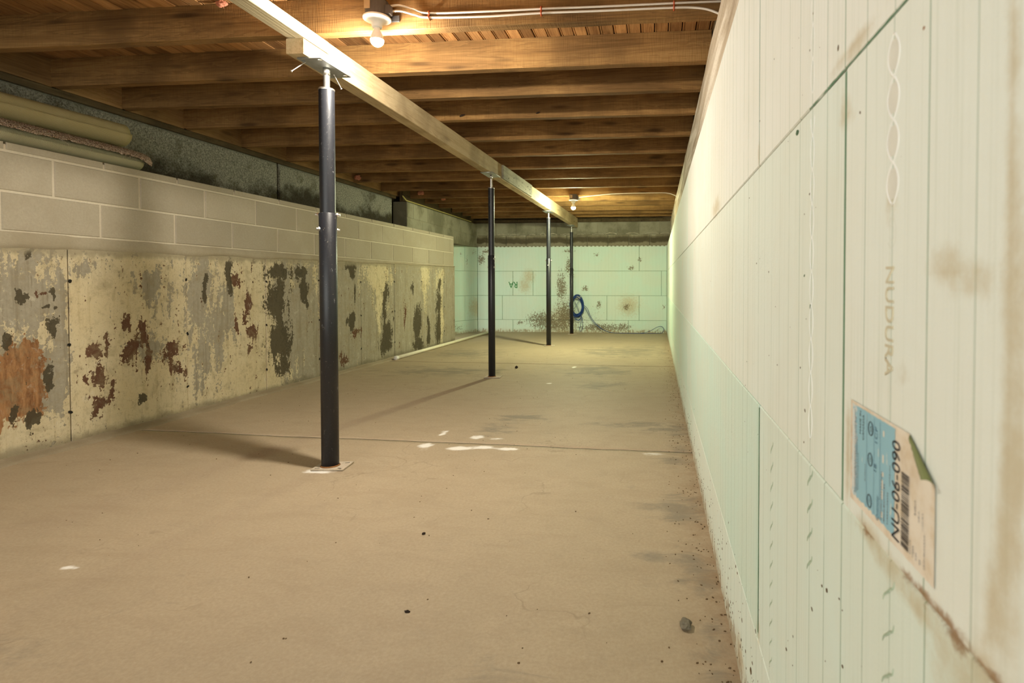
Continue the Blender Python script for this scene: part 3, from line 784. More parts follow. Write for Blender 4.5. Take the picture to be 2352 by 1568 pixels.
def child_mesh(name, bm, parent, mat, smooth=True):
    """bm is in world space; hand it to a parent that has a location of its own"""
    o = bm_obj(name, bm, parent, mat, smooth=smooth)
    o.matrix_parent_inverse = Matrix.Translation(-Vector(parent.location))
    return o
def chain(parent, yc, z0, z1, period, half, r, name='web_marker', fill=False):
    """the moulded figure-eight chain that marks a web"""
    bm = bmesh.new(); n = int((z1 - z0) / period * 14)
    for s in (1, -1):
        pts = []
        for i in range(n + 1):
            z = z0 + (z1 - z0) * i / n
            k = math.sin((z - z0) / period * math.pi)
            k = math.copysign(abs(k) ** 0.8, k)
            pts.append((0.1970, yc + s * half * k, z))
        tube(bm, pts, r, 6)
    if fill:
        bf = bmesh.new(); z = z0
        while z + period <= z1 + 1e-6:
            L = [(0.9 * half * math.sin(math.pi * i / 10) ** 0.8, z + period * (0.06 + 0.88 * i / 10)) for i in range(11)]
            bf.faces.new([bf.verts.new((0.1961, yc + a, b)) for a, b in L[1:-1]] + [bf.verts.new((0.1961, yc - a, b)) for a, b in reversed(L[1:-1])])
            z += period
        child_mesh('web_cell', bf, parent, M['foam_cell'], False)
    return child_mesh(name, bm, parent, M['foam_ridge'])
def arcs(parent, yc, z0, z1, period, half, r):
    """where only the crossings of the chain are pressed in: short hooked strokes"""
    bm = bmesh.new(); z = z0
    while z < z1:
        pts = [(0.1974, yc + half * q, z + period * w_) for q, w_ in ((1.0, -0.36), (0.75, -0.20), (0.25, -0.06), (0.0, 0.0), (-0.3, 0.10), (-0.85, 0.22), (-1.0, 0.38))]
        tube(bm, smooth_path(pts, 4), [r * (0.35 + 0.65 * math.sin(math.pi * i / 24)) for i in range(25)], 6)
        z += period
    return child_mesh('web_mark', bm, parent, M['foam_stroke_shade'])
chain(b_mid_near, 0.497, 0.985, 1.1275, 0.0356, 0.0115, 0.0015, fill=True)
chain(b_top_near, 0.505, 1.16, 1.374, 0.0356, 0.0115, 0.0015, fill=True)
chain(b_mid, 0.7455, 0.72, 1.13, 0.043, 0.0085, 0.0005)
chain(b_top_near, 0.747, 1.16, 1.36, 0.043, 0.0085, 0.0006)
arcs(b_low_mid, 0.745, 0.560, 0.672, 0.0365, 0.0115, 0.0016)
arcs(b_low_mid, 0.985, 0.27, 0.665, 0.0335, 0.0095, 0.0012)
arcs(b_low_mid, 0.4985, 0.585, 0.665, 0.0365, 0.0115, 0.0012)
def stamp(parent, ybase, ztop, length, cap):
    """moulded letters that read downwards beside a rounded frame"""
    t = text_mesh('moulded_lettering', 'NUDURA', cap * 1.38, parent, M['lettering'], (0, 0, -1), (0, -1, 0), (0, 0, 0), width=length, extrude=0.0014)
    # reading down: x runs down, the tops of the letters point towards the viewer
    t.matrix_parent_inverse = Matrix.Translation(-Vector(parent.location))
    t.location = (0.1968, ybase, ztop)
    return t
stamp(b_mid_near, 0.507, 0.934, 0.093, 0.0165)
bm = bmesh.new()                                        # the moulded emblem over the letters
for k in range(2):
    c = (0.1972, 0.4975, 0.962)
    a0 = 0.5 + k * 0.2
    pts = [(c[0], c[1] + (0.0085 - 0.004 * k) * math.cos(a0 + i * 0.27), c[2] + (0.0125 - 0.006 * k) * math.sin(a0 + i * 0.27)) for i in range(20)]
    tube(bm, pts, 0.0011, 6)
child_mesh('moulded_emblem', bm, b_mid_near, M['foam_relief'])
# ragged wide part of the joint: torn lip beside the vertical seam
bm = bmesh.new()
n = 60; L = []
for i in range(n + 1):
    z = 0.69 + 0.45 * i / n
    wv = 0.0022 + 0.0017 * fnoise(z * 14, 3) + 0.0026 * math.exp(-((z - 0.955) / 0.05) ** 2)
    L.append((bm.verts.new((0.1969, 0.6160 - wv, z)), bm.verts.new((0.1969, 0.6200, z))))
for A, B in zip(L, L[1:]): bm.faces.new((A[0], A[1], B[1], B[0]))
child_mesh('open_seam', bm, b_mid_near, M['foam_gap'], False)
bm = bmesh.new(); L = []
for i in range(40):
    z = 0.245 + 0.437 * i / 39
    wv = 0.0030 + 0.0024 * fnoise(z * 12, 7)
    L.append((bm.verts.new((0.1969, 1.1030 - wv, z)), bm.verts.new((0.1969, 1.1085 + wv * 0.5, z))))
for A, B in zip(L, L[1:]): bm.faces.new((A[0], A[1], B[1], B[0]))
child_mesh('open_seam', bm, b_low_mid, M['foam_gap'], False)
bm = bmesh.new(); L = []
for i in range(60):
    y = 0.46 + 0.30 * i / 59
    wv = max(0.0002, 0.0011 + 0.0016 * fnoise(y * 19, 2) + 0.0012 * fnoise(y * 50, 2))
    L.append((bm.verts.new((0.1969, y, 1.1440 - wv)), bm.verts.new((0.1969, y, 1.1440 + wv))))
for A, B in zip(L, L[1:]): bm.faces.new((A[0], A[1], B[1], B[0]))
child_mesh('open_seam', bm, b_mid_near, M['foam_gap'], False)

bm = bmesh.new(); L = []
for i in range(40):
    z = 1.147 + 0.45 * i / 39
    wv = max(0.0002, (0.0012 + 0.0022 * i / 39) * (1 + 0.6 * fnoise(z * 12, 5)))
    L.append((bm.verts.new((0.1969, 1.1185 - wv * 0.5, z)), bm.verts.new((0.1969, 1.1185 + wv * 1.4, z))))
for A, B in zip(L, L[1:]): bm.faces.new((A[0], A[1], B[1], B[0]))
child_mesh('open_seam', bm, b_top_near, M['foam_gap'], False)

# specks of dirt and torn bits stuck on the foam
bits = {'dirt': [(0.481, 1.022, 0.0038), (0.575, 1.085, 0.0050), (0.645, 1.176, 0.0045), (0.516, 0.880, 0.0034), (0.489, 0.882, 0.0030), (0.406, 0.913, 0.0016), (0.388, 0.917, 0.0018), (0.398, 0.832, 0.0022), (0.539, 0.81, 0.0022), (0.772, 0.751, 0.003), (0.67, 0.565, 0.0042), (0.731, 0.508, 0.0038), (0.689, 0.56, 0.0028), (0.592, 0.959, 0.0018), (0.747, 1.261, 0.002), (1.179, 0.119, 0.012), (0.868, 0.367, 0.004), (0.613, 0.515, 0.003)],
        'dirt_green': [(0.823, 1.131, 0.0085), (0.382, 0.909, 0.0020), (0.347, 0.916, 0.0026), (0.75, 0.89, 0.004), (0.78, 0.93, 0.003), (0.55, 0.86, 0.003), (0.381, 0.896, 0.002)],
        'dirt_rust': [(0.444, 1.108, 0.0048), (0.451, 1.105, 0.0034), (0.447, 1.102, 0.0022), (0.39, 1.01, 0.002)]}
for key, lst in bits.items():
    bm = bmesh.new()
    for y, z, r in lst: crumb(bm, (0.1968, y, z), r * 0.72, Vector((-1, 0, 0)), 0.22)
    if key == 'dirt':
        for _ in range(420):
            y = 0.35 + random.expovariate(0.6)
            z = abs(random.gauss(0, 0.10)) + 0.005
            if y > 8: continue
            crumb(bm, (0.1968, y, z), random.uniform(0.0012, 0.0040), Vector((-1, 0, 0)), 0.3)
        for _ in range(150):
            y = 0.35 + random.expovariate(0.9)
            z = random.uniform(0.1, 1.55)
            crumb(bm, (0.1968, y, z), random.uniform(0.0005, 0.0016), Vector((-1, 0, 0)), 0.3)
    o = bm_obj('dirt_speck', bm, wr, M[key]); o['kind'] = 'stuff'

# plastered block ledge set back above the foam
LG = Frame((0.262, 0, 0), (0, 1, 0), (-1, 0, 0))
vs, fs = [], []
N, K = 220, 8
for i in range(N + 1):
    y = 0.2 + 10.33 * i / N
    for k in range(K + 1):
        z = 1.585 + (2.125 - 1.585) * k / K
        d = 0.018 * fnoise(y * 0.9, z * 4) + 0.008 * fnoise(y * 3.0, z * 9, 3)
        if k == K: d = -0.02
        vs.append(LG.P(y, z + (0.006 * fnoise(y * 5, 1) if k == K else 0), d * 0.6))
for i in range(N):
    for k in range(K):
        a = i * (K + 1) + k
        fs.append((a, a + 1, a + K + 2, a + K + 1))
mesh('plaster_ledge', vs, fs, wr, M['ledge'], smooth=True)
bm = bmesh.new(); box(bm, 0.275, 0.5, Y0, 10.53, 1.50, 2.12)
bm_obj('ledge_core', bm, wr, M['block_old'])
slab(Frame((0.30, 0, 0), (0, 1, 0), (-1, 0, 0)), 'rim_board', Y0, 10.5, ZJ, ZP, 0.05, wr, M['sill'], dep=0.0)
# cement skim lying on top of the foam, ragged at its edge
bm = bmesh.new(); L = []
for i in range(200):
    y = 0.3 + 10.1 * i / 199
    x = 0.1985 + 0.004 * fnoise(y * 3) + 0.003 * fnoise(y * 11)
    h = 0.010 + 0.008 * fnoise(y * 2.1, 4)
    L.append([bm.verts.new(c) for c in ((x, y, 1.598), (x + 0.006, y, 1.602 + h * 0.7), (0.235, y, 1.606 + h), (0.285, y, 1.610 + h))])
for A, B in zip(L, L[1:]):
    for k in range(3): bm.faces.new((A[k], B[k], B[k + 1], A[k + 1]))
bm_obj('cement_skim', bm, wr, M['ledge'], smooth=True)

# ------------------------------------------------------------------ far wall and the far corner on the left
wb = structure('wall_back')
MUD = [(-1.70, 0.30, 0.26, 0.42), (-1.76, 0.84, 0.12, 0.36), (-1.88, 0.14, 0.494, 0.16), (-2.10, 0.22, 0.42, 0.22), (-1.63, 1.24, 0.07, 0.20), (-1.02, 0.09, 0.566, 0.10), (-0.62, 0.1, 0.201, 0.098), (-0.54, 0.48, 0.096, 0.081), (-1.31, 0.82, 0.085, 0.07), (-1.06, 0.52, 0.05, 0.114), (-2.55, 0.18, 0.08, 0.05), (-0.46, 1.2, 0.08, 0.06), (-3.3, 1.37, 0.09, 0.131), (-1.1, 1.45, 0.07, 0.04), (0.14, 0.48, 0.032, 0.064), (-3.2, 1.52, 0.10, 0.06), (-0.3, 1.36, 0.05, 0.06), (-1.62, 1.52, 0.14, 0.05)]
TANB = [(-2.46, 0.88, 0.117, 0.147), (-2.38, 1.04, 0.117, 0.147), (-1.75, 0.2, 0.3, 0.3), (-0.5, 0.5, 0.2, 0.2)]
F_B = {'mud': lambda u, z: max(blobs(MUD, u, z), 0.62 * blobs([(-1.5, 0.28, 0.85, 0.42)], u, z), 0.30), 'tan': lambda u, z: blobs(TANB, u, z)}
slab(BACK, 'foam_core', -3.6, 0.30, -0.02, 1.592, 0.1, wb, M['foam_gap'], dep=-0.012, bev=0.001)
bj = ([-2.69, -0.511], [-2.893, -0.908, -0.311], [-2.688, -2.304, 0.095], [-3.05, -0.311])
for ci in range(4):
    js = [-3.37] + bj[ci] + [0.197]
    for a, b in zip(js, js[1:]):
        slab(BACK, 'foam_block', a + 0.003, b - 0.003, ZC[ci] + 0.002, ZC[ci + 1] - 0.002, 0.06, wb, M['foam'], dep=random.uniform(-0.0015, 0.0015), bev=0.003, res=0.04, fields=F_B, ucoord=True, color=(random.uniform(0.0, 0.25), 0.35, 0))
bm = bmesh.new()                                        # interlocking teeth on top of the foam
x = -3.36
while x < 0.19:
    box(bm, x, x + 0.042, 10.462, 10.52, 1.598, 1.612, 0.002); x += 0.075
o = bm_obj('interlock_tooth', bm, wb, M['foam_relief']); o['kind'] = 'stuff'
tw = text_mesh('printed_letters', 'RA', 0.17, wb, M['foam_print'], (-1, 0, 0), (0, 0, -1), (-2.60, 10.4555, 0.945), width=0.17)
# blocks over the foam
BK = Frame((0, 10.53, 0), (1, 0, 0), (0, -1, 0))
slab(BK, 'mortar', -3.6, 0.30, 1.585, 2.06, 0.2, wb, M['mortar_old'], dep=-0.006)
x = -3.42
k = 0
while x < 0.26:
    b = min(x + 0.388, 0.27)
    slab(BK, 'block', x + 0.006, b - 0.006, 1.826, 2.056, 0.19, wb, M['block_old'], dep=random.uniform(-0.002, 0.003), bev=0.004)
    x = b
x = -3.42 - 0.19
while x < 0.26:
    b = min(x + 0.388, 0.27)
    slab(BK, 'stained_block', max(x, -3.42) + 0.004, b - 0.004, 1.592, 1.820, 0.19, wb, M['block_stained'], dep=0.012 + random.uniform(-0.004, 0.004), bev=0.008)
    x = b
slab(BK, 'sill_plate', -3.75, 0.27, 2.058, ZJ - 0.002, 0.16, wb, M['sill'], dep=-0.03)
slab(BK, 'rim_board', -3.75, 0.40, ZJ, ZP, 0.05, wb, M['sill'], dep=-0.10)
# efflorescence that hangs along the joint in scallops
bm = bmesh.new()
x = -3.0
while x < 0.2:
    wv = random.uniform(0.10, 0.26); h = random.uniform(0.004, 0.035)
    pts = [(x + wv * t / 8, 10.508 + random.uniform(-0.003, 0.003), 1.828 + h * math.sin(math.pi * t / 8) + random.uniform(-0.003, 0.003)) for t in range(9)]
    tube(bm, pts, [0.003 + 0.006 * abs(fnoise(x * 9, t * 0.7)) * 2 for t in range(9)], 6)
    x += wv + random.uniform(0.0, 0.25)
o = bm_obj('efflorescence', bm, wb, M['mortar'], smooth=True); o['kind'] = 'stuff'

wc = structure('wall_corner')
for ci in range(4):
    js = [0.0, 0.35, 1.7] if ci % 2 else [0.0, 0.62, 1.7]
    for a, b in zip(js, js[1:]):
        slab(CORNER, 'foam_block', a + 0.003, b - 0.003, ZC[ci] + 0.002, ZC[ci + 1] - 0.002, 0.06, wc, M['foam'], dep=random.uniform(-0.0015, 0.0015), bev=0.003, res=0.05, fields={'mud': lambda u, z: 0.75 * blobs([(0.30, 1.35, 0.05, 0.2), (0.55, 0.1, 0.3, 0.1), (0.1, 1.5, 0.1, 0.08), (0.45, 1.45, 0.05, 0.1)], u, z), 'tan': lambda u, z: blobs([(0.05, 0.46, 0.22, 0.20)], u, z)}, ucoord=True, color=(0.0, 0.35, 0))
slab(CORNER, 'foam_core', -0.05, 1.7, -0.02, 1.59, 0.1, wc, M['foam_gap'], dep=-0.012)
UL = Frame((-3.405, 0, 0), (0, 1, 0), (1, 0, 0))
slab(UL, 'mortar', 7.50, 10.53, 1.598, 2.040, 0.2, wc, M['mortar_old'], dep=-0.005)
for z0, z1, s in ((1.602, 1.815, 7.5), (1.822, 2.036, 7.2)):
    y = s
    while y < 10.52:
        b = min(y + 0.5, 10.525)
        if b > 7.55:
            slab(UL, 'block', max(y, 7.50) + 0.006, b - 0.006, z0 + 0.004, z1 - 0.004, 0.19, wc, M['block_old'], dep=random.uniform(-0.002, 0.003), bev=0.004)
        y = b
bm = bmesh.new(); box(bm, -4.4, -3.62, 7.45, 10.6, 1.4, 2.33)
bm_obj('recess_core', bm, wc, M['dark_gap'])
slab(UL, 'rim_board', 7.50, 10.53, 2.045, ZP, 0.05, wc, M['sill'], dep=-0.06)
# strip of yellow sill gasket that sticks out over the blocks
o = thing('sill_gasket', 'thin yellow foam strip on top of the dark far left blocks, loose end up', 'foam strip', (-3.4, 7.48, 2.04))
bm = bmesh.new()
tube(bm, smooth_path([(0.005, -0.15, 0.055), (0.008, -0.07, 0.018), (0.010, 0.0, 0.006), (0.010, 0.3, 0.008), (0.010, 1.2, 0.010), (0.008, 2.0, 0.012), (0.0, 2.7, 0.014)], 8), 0.009, 8)
bm_obj('strip', bm, o, M['yellow'], smooth=True)

# ------------------------------------------------------------------ ceiling: planks and joists
ce = structure('ceiling')
pw = 0.0735
xs = [-3.98 + pw * i for i in range(60)]
prof = [(0.0020, 0.022), (0.0020, 0.004), (0.0045, 0.0), (0.0090, 0.0), (0.0100, 0.0045), (0.0125, 0.0045), (0.0135, 0.0), (0.0690, 0.0), (0.0712, 0.004), (0.0712, 0.022)]
def plank_mesh(i):
    L0, L1 = Y0, 10.55
    vs = [(x, 0, z) for x, z in prof] + [(x, L1 - L0, z) for x, z in prof]
    n = len(prof)
    fs = [(k, k + 1, n + k + 1, n + k) for k in range(n - 1)] + [tuple(range(n))[::-1], tuple(range(n, 2 * n))]
    me = bpy.data.meshes.new('plank'); me.from_pydata(vs, [], fs); me.update(); me.materials.append(M['plank'])
    return me
pm = plank_mesh(0)
for x in xs:
    if x > 0.42: continue
    link('plank', pm, ce, None, (x, Y0, ZP + random.uniform(0.0, 0.003)))
bm = bmesh.new(); box(bm, -4.2, 0.6, Y0, 10.7, ZP + 0.024, ZP + 0.10)
bm_obj('subfloor', bm, ce, M['dark_gap'])
def joist(x0, x1, y, name='joist'):
    n = max(8, int((x1 - x0) / 0.05)); seed = random.random() * 90
    vs, fs = [], []
    for i in range(n + 1):
        x = (x1 - x0) * i / n
        e = 0.0022 * fnoise(x * 4 + seed) + 0.0014 * fnoise(x * 17 + seed)
        f = 0.0016 * fnoise(x * 5 + seed, 7)
        b = 0.002
        vs += [(x, f, ZP - ZJ), (x, f, e + b), (x, f + b, e), (x, JT + f - b, e), (x, JT + f, e + b), (x, JT + f, ZP - ZJ)]
    for i in range(n):
        for k in range(5):
            a = i * 6 + k
            fs.append((a, a + 1, a + 7, a + 6))
    fs += [tuple(range(6))[::-1], tuple(range(n * 6, n * 6 + 6))]
    o = mesh(name, vs, [f[::-1] for f in fs], ce, M['joist'], (x0, y, ZJ))
    return o
for y in JY:
    xl = -3.372 + 0.029 * y - (0.395 if y < 7.5 else 0.34)
    joist(xl, 0.295, y)
for y in (1.5, 0.9, 0.3, -0.3, -0.9, -1.5):
    joist(-3.76, 0.295, y)

# ------------------------------------------------------------------ beam on posts
BD = Vector((0.0235, 1, 0)).normalized()
bx = lambda y: -1.69 + 0.0235 * y                       # its right-hand face
bzb = lambda y: 1.986 - 0.0043 * (y - 2.7)              # its underside
BW = 0.086
beam = thing('support_beam', 'pale pine beam of joined lengths running under the joists on four black posts', 'beam', (bx(2.5), 2.5, 2.0))
def timber(name, y0, y1, zl0, zl1, zt, mat, xo=0.0, wdt=BW, zf=None):
    c = beam.location
    n = max(2, int((y1 - y0) / 0.2)); vs, fs = [], []
    for i in range(n + 1):
        y = y0 + (y1 - y0) * i / n
        zl = zl0 + (zl1 - zl0) * i / n
        xr = bx(y) + xo; xl = xr - wdt; b = 0.003
        for (xx, zz) in ((xl + b, zl), (xr - b, zl), (xr, zl + b), (xr, zt - b), (xr - b, zt), (xl + b, zt), (xl, zt - b), (xl, zl + b)):
            vs.append((xx - c.x, y - c.y, zz - c.z))
    for i in range(n):
        for k in range(8):
            a = i * 8 + k; a2 = i * 8 + (k + 1) % 8
            fs.append((a, a2, a2 + 8, a + 8))
    fs += [tuple(range(8)), tuple(range(n * 8, n * 8 + 8))[::-1]]
    return mesh(name, vs, [f[::-1] for f in fs], beam, mat)
timber('timber', Y0, 2.695, 2.062, 2.062, 2.119, M['beam_near'], xo=0.002)
timber('lap_timber', 2.50, 2.70, bzb(2.5), bzb(2.7), 2.058, M['beam'])
timber('timber', 2.699, 5.66, bzb(2.7), bzb(5.66), 2.119, M['beam'])
timber('timber', 5.664, 10.40, bzb(5.66), bzb(10.4), 2.119, M['beam'])
timber('splice_plate', 5.62, 6.82, bzb(5.62) + 0.004, bzb(6.82) + 0.004, 2.114, M['beam_grey'], xo=0.022, wdt=0.022)
bm = bmesh.new(); c = beam.location
for (y, z) in ((6.70, 2.04), (6.72, 2.00), (6.60, 2.06), (6.5, 2.01), (6.35, 2.06), (6.2, 2.0), (6.0, 2.05), (5.8, 2.01), (6.75, 2.08)):
    m = bmesh.ops.create_cone(bm, cap_ends=True, segments=8, radius1=0.005, radius2=0.005, depth=0.003)
    for v in m['verts']: v.co = Vector((v.co.z + bx(y) + 0.0232, v.co.x + y, v.co.y + z)) - c
bm_obj('nail_head', bm, beam, M['hole'])
def nail(parent, a, b, r=0.0024):
    a, b = Vector(a) - Vector(parent.location), Vector(b) - Vector(parent.location)
    bm = bmesh.new(); d = (b - a).normalized()
    tube(bm, [a, b], r, 8)
    tube(bm, [b, b + d * 0.002], r * 2.2, 10)
    return bm_obj('nail', bm, parent, M['nail'])
nail(beam, (-1.672, 2.585, 1.984), (-1.705, 2.52, 1.915))
nail(beam, (-1.632, 2.74, 1.986), (-1.622, 2.80, 1.925))

def rounded_plate(w, d, t, slots):
    """a steel plate with slotted bolt holes, cut from a filled 2D curve"""
    cu = bpy.data.curves.new('plate', 'CURVE'); cu.dimensions = '2D'; cu.fill_mode = 'BOTH'; cu.extrude = t / 2
    def poly(pts):
        sp = cu.splines.new('POLY'); sp.points.add(len(pts) - 1); sp.use_cyclic_u = True
        for q, p in zip(sp.points, pts): q.co = (p[0], p[1], 0, 1)
    poly([(-w / 2, -d / 2), (w / 2, -d / 2), (w / 2, d / 2), (-w / 2, d / 2)])
    for (sx, sy, ln, ang) in slots:
        ca, sa = math.cos(ang), math.sin(ang); pts = []
        for k in range(16):
            a = 2 * math.pi * k / 16
            px = math.cos(a) * 0.006 + (ln / 2 if math.cos(a) > 0 else -ln / 2); py = math.sin(a) * 0.006
            pts.append((sx + px * ca - py * sa, sy + px * sa + py * ca))
        poly(pts)
    t_ = bpy.data.objects.new('plate_tmp', cu); COL.objects.link(t_)
    dg = bpy.context.evaluated_depsgraph_get(); dg.update()
    me = bpy.data.meshes.new_from_object(t_.evaluated_get(dg))
    bpy.data.objects.remove(t_); bpy.data.curves.remove(cu)
    me.materials.clear()
    return me

def post(x, y, top, zt0, zu1, r0, r1, bolts, rodr, label, rot=0.1):
    o = thing('support_post', label, 'post', (x, y, 0), 'adjustable steel posts under the beam')
    sl = [(sx * 0.055, sy * 0.045, 0.012, 0.5 * sx * sy) for sx in (-1, 1) for sy in (-1, 1)]
    p = link('base_plate', rounded_plate(0.158, 0.128, 0.006, sl), o, M['dusty'], (0.012, 0, 0.0045)); p.rotation_euler.z = rot
    bm = bmesh.new(); box(bm, -0.076, 0.076, -0.062, 0.062, 0.0, 0.0012)
    q = bm_obj('plate_shadow_pad', bm, p, M['hole'], (0, 0, -0.004)); q.name = 'plate_shade'  # dark sheet painting the shade under the plate and in its slots
    bm = bmesh.new()
    lathe(bm, [(0.0, 0.006), (r0, 0.006), (r0, zt0 - 0.002), (r0 - 0.002, zt0), (r1 - 0.001, zt0), (r1 - 0.001, zt0 - 0.03)], 40)
    lo = bm_obj('lower_tube', bm, o, M['black'], smooth=True)
    bm = bmesh.new(); lathe(bm, [(r0 + 0.001, 0.007), (r0 + 0.006, 0.007), (r0 + 0.001, 0.013)], 40)
    bm_obj('weld_bead', bm, lo, M['dirt_rust'], smooth=True)
    bm = bmesh.new()
    lathe(bm, [(r1 - 0.0005, zt0 - 0.25), (r1, zt0 - 0.2), (r1, zu1 - 0.008)], 40)
    up = bm_obj('upper_tube', bm, o, M['black'], smooth=True)
    bm = bmesh.new(); lathe(bm, [(r1 + 0.0006, zu1 - 0.009), (r1 + 0.0012, zu1 - 0.007), (r1 + 0.0012, zu1 - 0.001), (r1 - 0.001, zu1 + 0.001), (rodr + 0.001, zu1 + 0.001)], 40)
    bm_obj('collar', bm, up, M['zinc'], smooth=True)
    bm = bmesh.new(); pr = [(rodr, zu1 - 0.05)]; z = zu1
    while z < top - 0.045:
        pr += [(rodr, z), (rodr - 0.0016, z + 0.0024)]; z += 0.0048
    pr += [(rodr, top - 0.044), (rodr, top - 0.007), (0.0, top - 0.007)]
    lathe(bm, pr, 24)
    bm_obj('threaded_rod', bm, o, M['zinc'], smooth=True)
    tp = link('top_plate', rounded_plate(0.118, 0.26, 0.006, [(sx * 0.042, sy * 0.105, 0.008, 0) for sx in (-1, 1) for sy in (-1, 1)]), o, M['plate'], (-0.006, 0.0, top - 0.0035))
    tp.rotation_euler.z = -0.0235
    for (z, a) in bolts:
        n = Vector((math.cos(a), math.sin(a), 0))
        for s in (1, -1):
            bm = bmesh.new()
            c = n * (r0 * s)
            tube(bm, [Vector((c.x, c.y, z)), Vector((c.x, c.y, z)) + n * s * 0.006], 0.0105, 6)
            tube(bm, [Vector((c.x, c.y, z)) + n * s * 0.006, Vector((c.x, c.y, z)) + n * s * 0.016], 0.0062, 10)
            bm_obj('bolt', bm, o, M['zinc'])
    return o
post(-1.622, 2.667, 1.985, 1.266, 1.877, 0.0410, 0.0365, [(1.259, 0.35), (1.186, -2.2)], 0.0165, 'thickest and nearest black adjustable steel post on a slotted base plate')
post(-1.596, 5.386, 1.975, 1.19, 1.848, 0.0335, 0.0290, [(1.157, 2.6), (1.076, -0.5)], 0.013, 'second black steel post from the viewer, under the spliced part of the beam')
post(-1.566, 8.172, 1.963, 1.28, 1.875, 0.0345, 0.0300, [(1.25, 0.1), (1.18, -1.6)], 0.014, 'third black steel post, in line with the mud-splashed far wall')
post(-1.513, 10.085, 1.954, 1.19, 1.844, 0.0310, 0.0265, [(1.155, -2.7), (1.077, -0.4)], 0.012, 'farthest black steel post, in front of the blue cable coil')

# ------------------------------------------------------------------ lamps
def lamp(x, y, z, label, spec, face):
    """a keyless holder on a box nailed to the joist; y is the bulb's axis, face is the joist side it hangs from"""
    o = thing('ceiling_lamp', label, 'lamp', (x, y, z))
    bm = bmesh.new(); seg = 8
    lathe(bm, [(0.0, 0.172), (0.050, 0.172), (0.052, 0.168), (0.052, 0.102), (0.050, 0.100), (0.0, 0.100)], 24)
    bx_ = bm_obj('junction_box', bm, o, M['boxgrey'])
    bm = bmesh.new(); box(bm, -0.034, -0.006, -0.0555, -0.049, 0.118, 0.158, 0.001)
    bm_obj('box_label', bm, bx_, M['boxlabel'])
    bm = bmesh.new(); box(bm, 0.040, 0.072, -0.018, 0.012, 0.106, 0.150, 0.003)
    bm_obj('cable_clamp', bm, bx_, M['boxgrey'])
    bm = bmesh.new(); box(bm, -0.055, 0.085, face - 0.005, face, 0.10, 0.13, 0.001)
    bm_obj('mounting_tab', bm, bx_, M['boxgrey'])
    bm = bmesh.new()
    lathe(bm, [(0.0, 0.100), (0.060, 0.100), (0.063, 0.097), (0.062, 0.090), (0.040, 0.080), (0.026, 0.072), (0.023, 0.058), (0.021, 0.052), (0.0, 0.052)], 36)
    bm_obj('lamp_holder', bm, o, M['porcelain'], smooth=True)
    bm = bmesh.new()
    lathe(bm, [(0.0, 0.060), (0.0135, 0.060), (0.0140, 0.044), (0.0180, 0.034), (0.0245, 0.020), (0.0290, 0.004), (0.0302, -0.004)], 28)
    bm_obj('bulb_neck', bm, o, M['porcelain'], smooth=True)
    bm = bmesh.new()
    pr = [(0.0, -0.0045), (0.0299, -0.0045)] + [(0.0300 * math.cos(a), -0.005 - 0.0300 * math.sin(a)) for a in [i * math.pi / 2 / 6 for i in range(6)]] + [(0.0, -0.035)]
    lathe(bm, pr, 20)
    bm_obj('bulb', bm, o, lamp_mat('lit_bulb_' + face.__repr__().replace('.', '_').replace('-', 'm'), spec), smooth=True)
    return o
lamp(-1.295, 2.543, 2.055, 'large glaring bulb in a white holder on the joist nearest the viewer', BULB_NEAR, 0.056)
lamp(-1.125, 7.665, 1.955, 'small far bulb glowing in a white holder beside the far end of the beam', BULB_FAR, 0.0645)

# ------------------------------------------------------------------ cables along the first joist
def cable(name, pts, r, label):
    o = thing(name, label, 'cable', pts[0])
    c = Vector(pts[0]); bm = bmesh.new()
    P = smooth_path([Vector(p) - c for p in pts], 8)
    tube(bm, P, r, 8)
    for v in bm.verts: pass
    bm_obj('sheath', bm, o, M['cable'], smooth=True)
    return o
yc = 2.594
cable('electrical_cable', [(-1.243, 2.565, 2.215), (-1.20, 2.575, 2.222), (-1.14, 2.588, 2.208), (-1.064, yc, 2.188), (-0.8, yc, 2.183), (-0.529, yc, 2.182), (-0.25, yc, 2.179), (0.077, yc, 2.178), (0.27, yc, 2.176), (0.34, 2.592, 2.172)], 0.0052, 'upper of two white electrical cables stapled along the first joist')
cable('electrical_cable', [(-1.243, 2.562, 2.190), (-1.19, 2.575, 2.194), (-1.13, 2.588, 2.180), (-1.064, yc, 2.168), (-0.8, yc, 2.160), (-0.529, yc, 2.163), (-0.25, yc, 2.160), (0.077, yc, 2.158), (0.18, yc, 2.152), (0.235, yc, 2.140), (0.285, yc, 2.118)], 0.0052, 'lower of two white electrical cables, its right end bending down behind the wall')
stl = ['red cable staple nearest the big bulb, holding two white cables', 'red cable staple midway along the two white cables', 'red cable staple nearest the right wall, holding two white cables']
st0 = None
for i, (x, z) in enumerate(((-1.064, 2.178), (-0.529, 2.1725), (0.077, 2.168))):
    o = thing('cable_staple', stl[i], 'staple', (x, yc, z), 'red cable staples')
    bm = bmesh.new()
    tube(bm, smooth_path([(0, 0.006, 0.020), (0, -0.004, 0.018), (0, -0.009, 0.011), (0, -0.004, 0.002), (0, -0.004, -0.002), (0, -0.009, -0.011), (0, -0.004, -0.018), (0, 0.006, -0.020)], 4), 0.0035, 6)
    bm_obj('clip', bm, o, M['staple'], smooth=True)
    bm = bmesh.new(); tube(bm, [(0, -0.006, 0), (0, 0.008, 0)], 0.003, 8); tube(bm, [(0, -0.007, 0), (0, -0.006, 0)], 0.005, 8)
    bm_obj('staple_nail', bm, o, M['staple'])
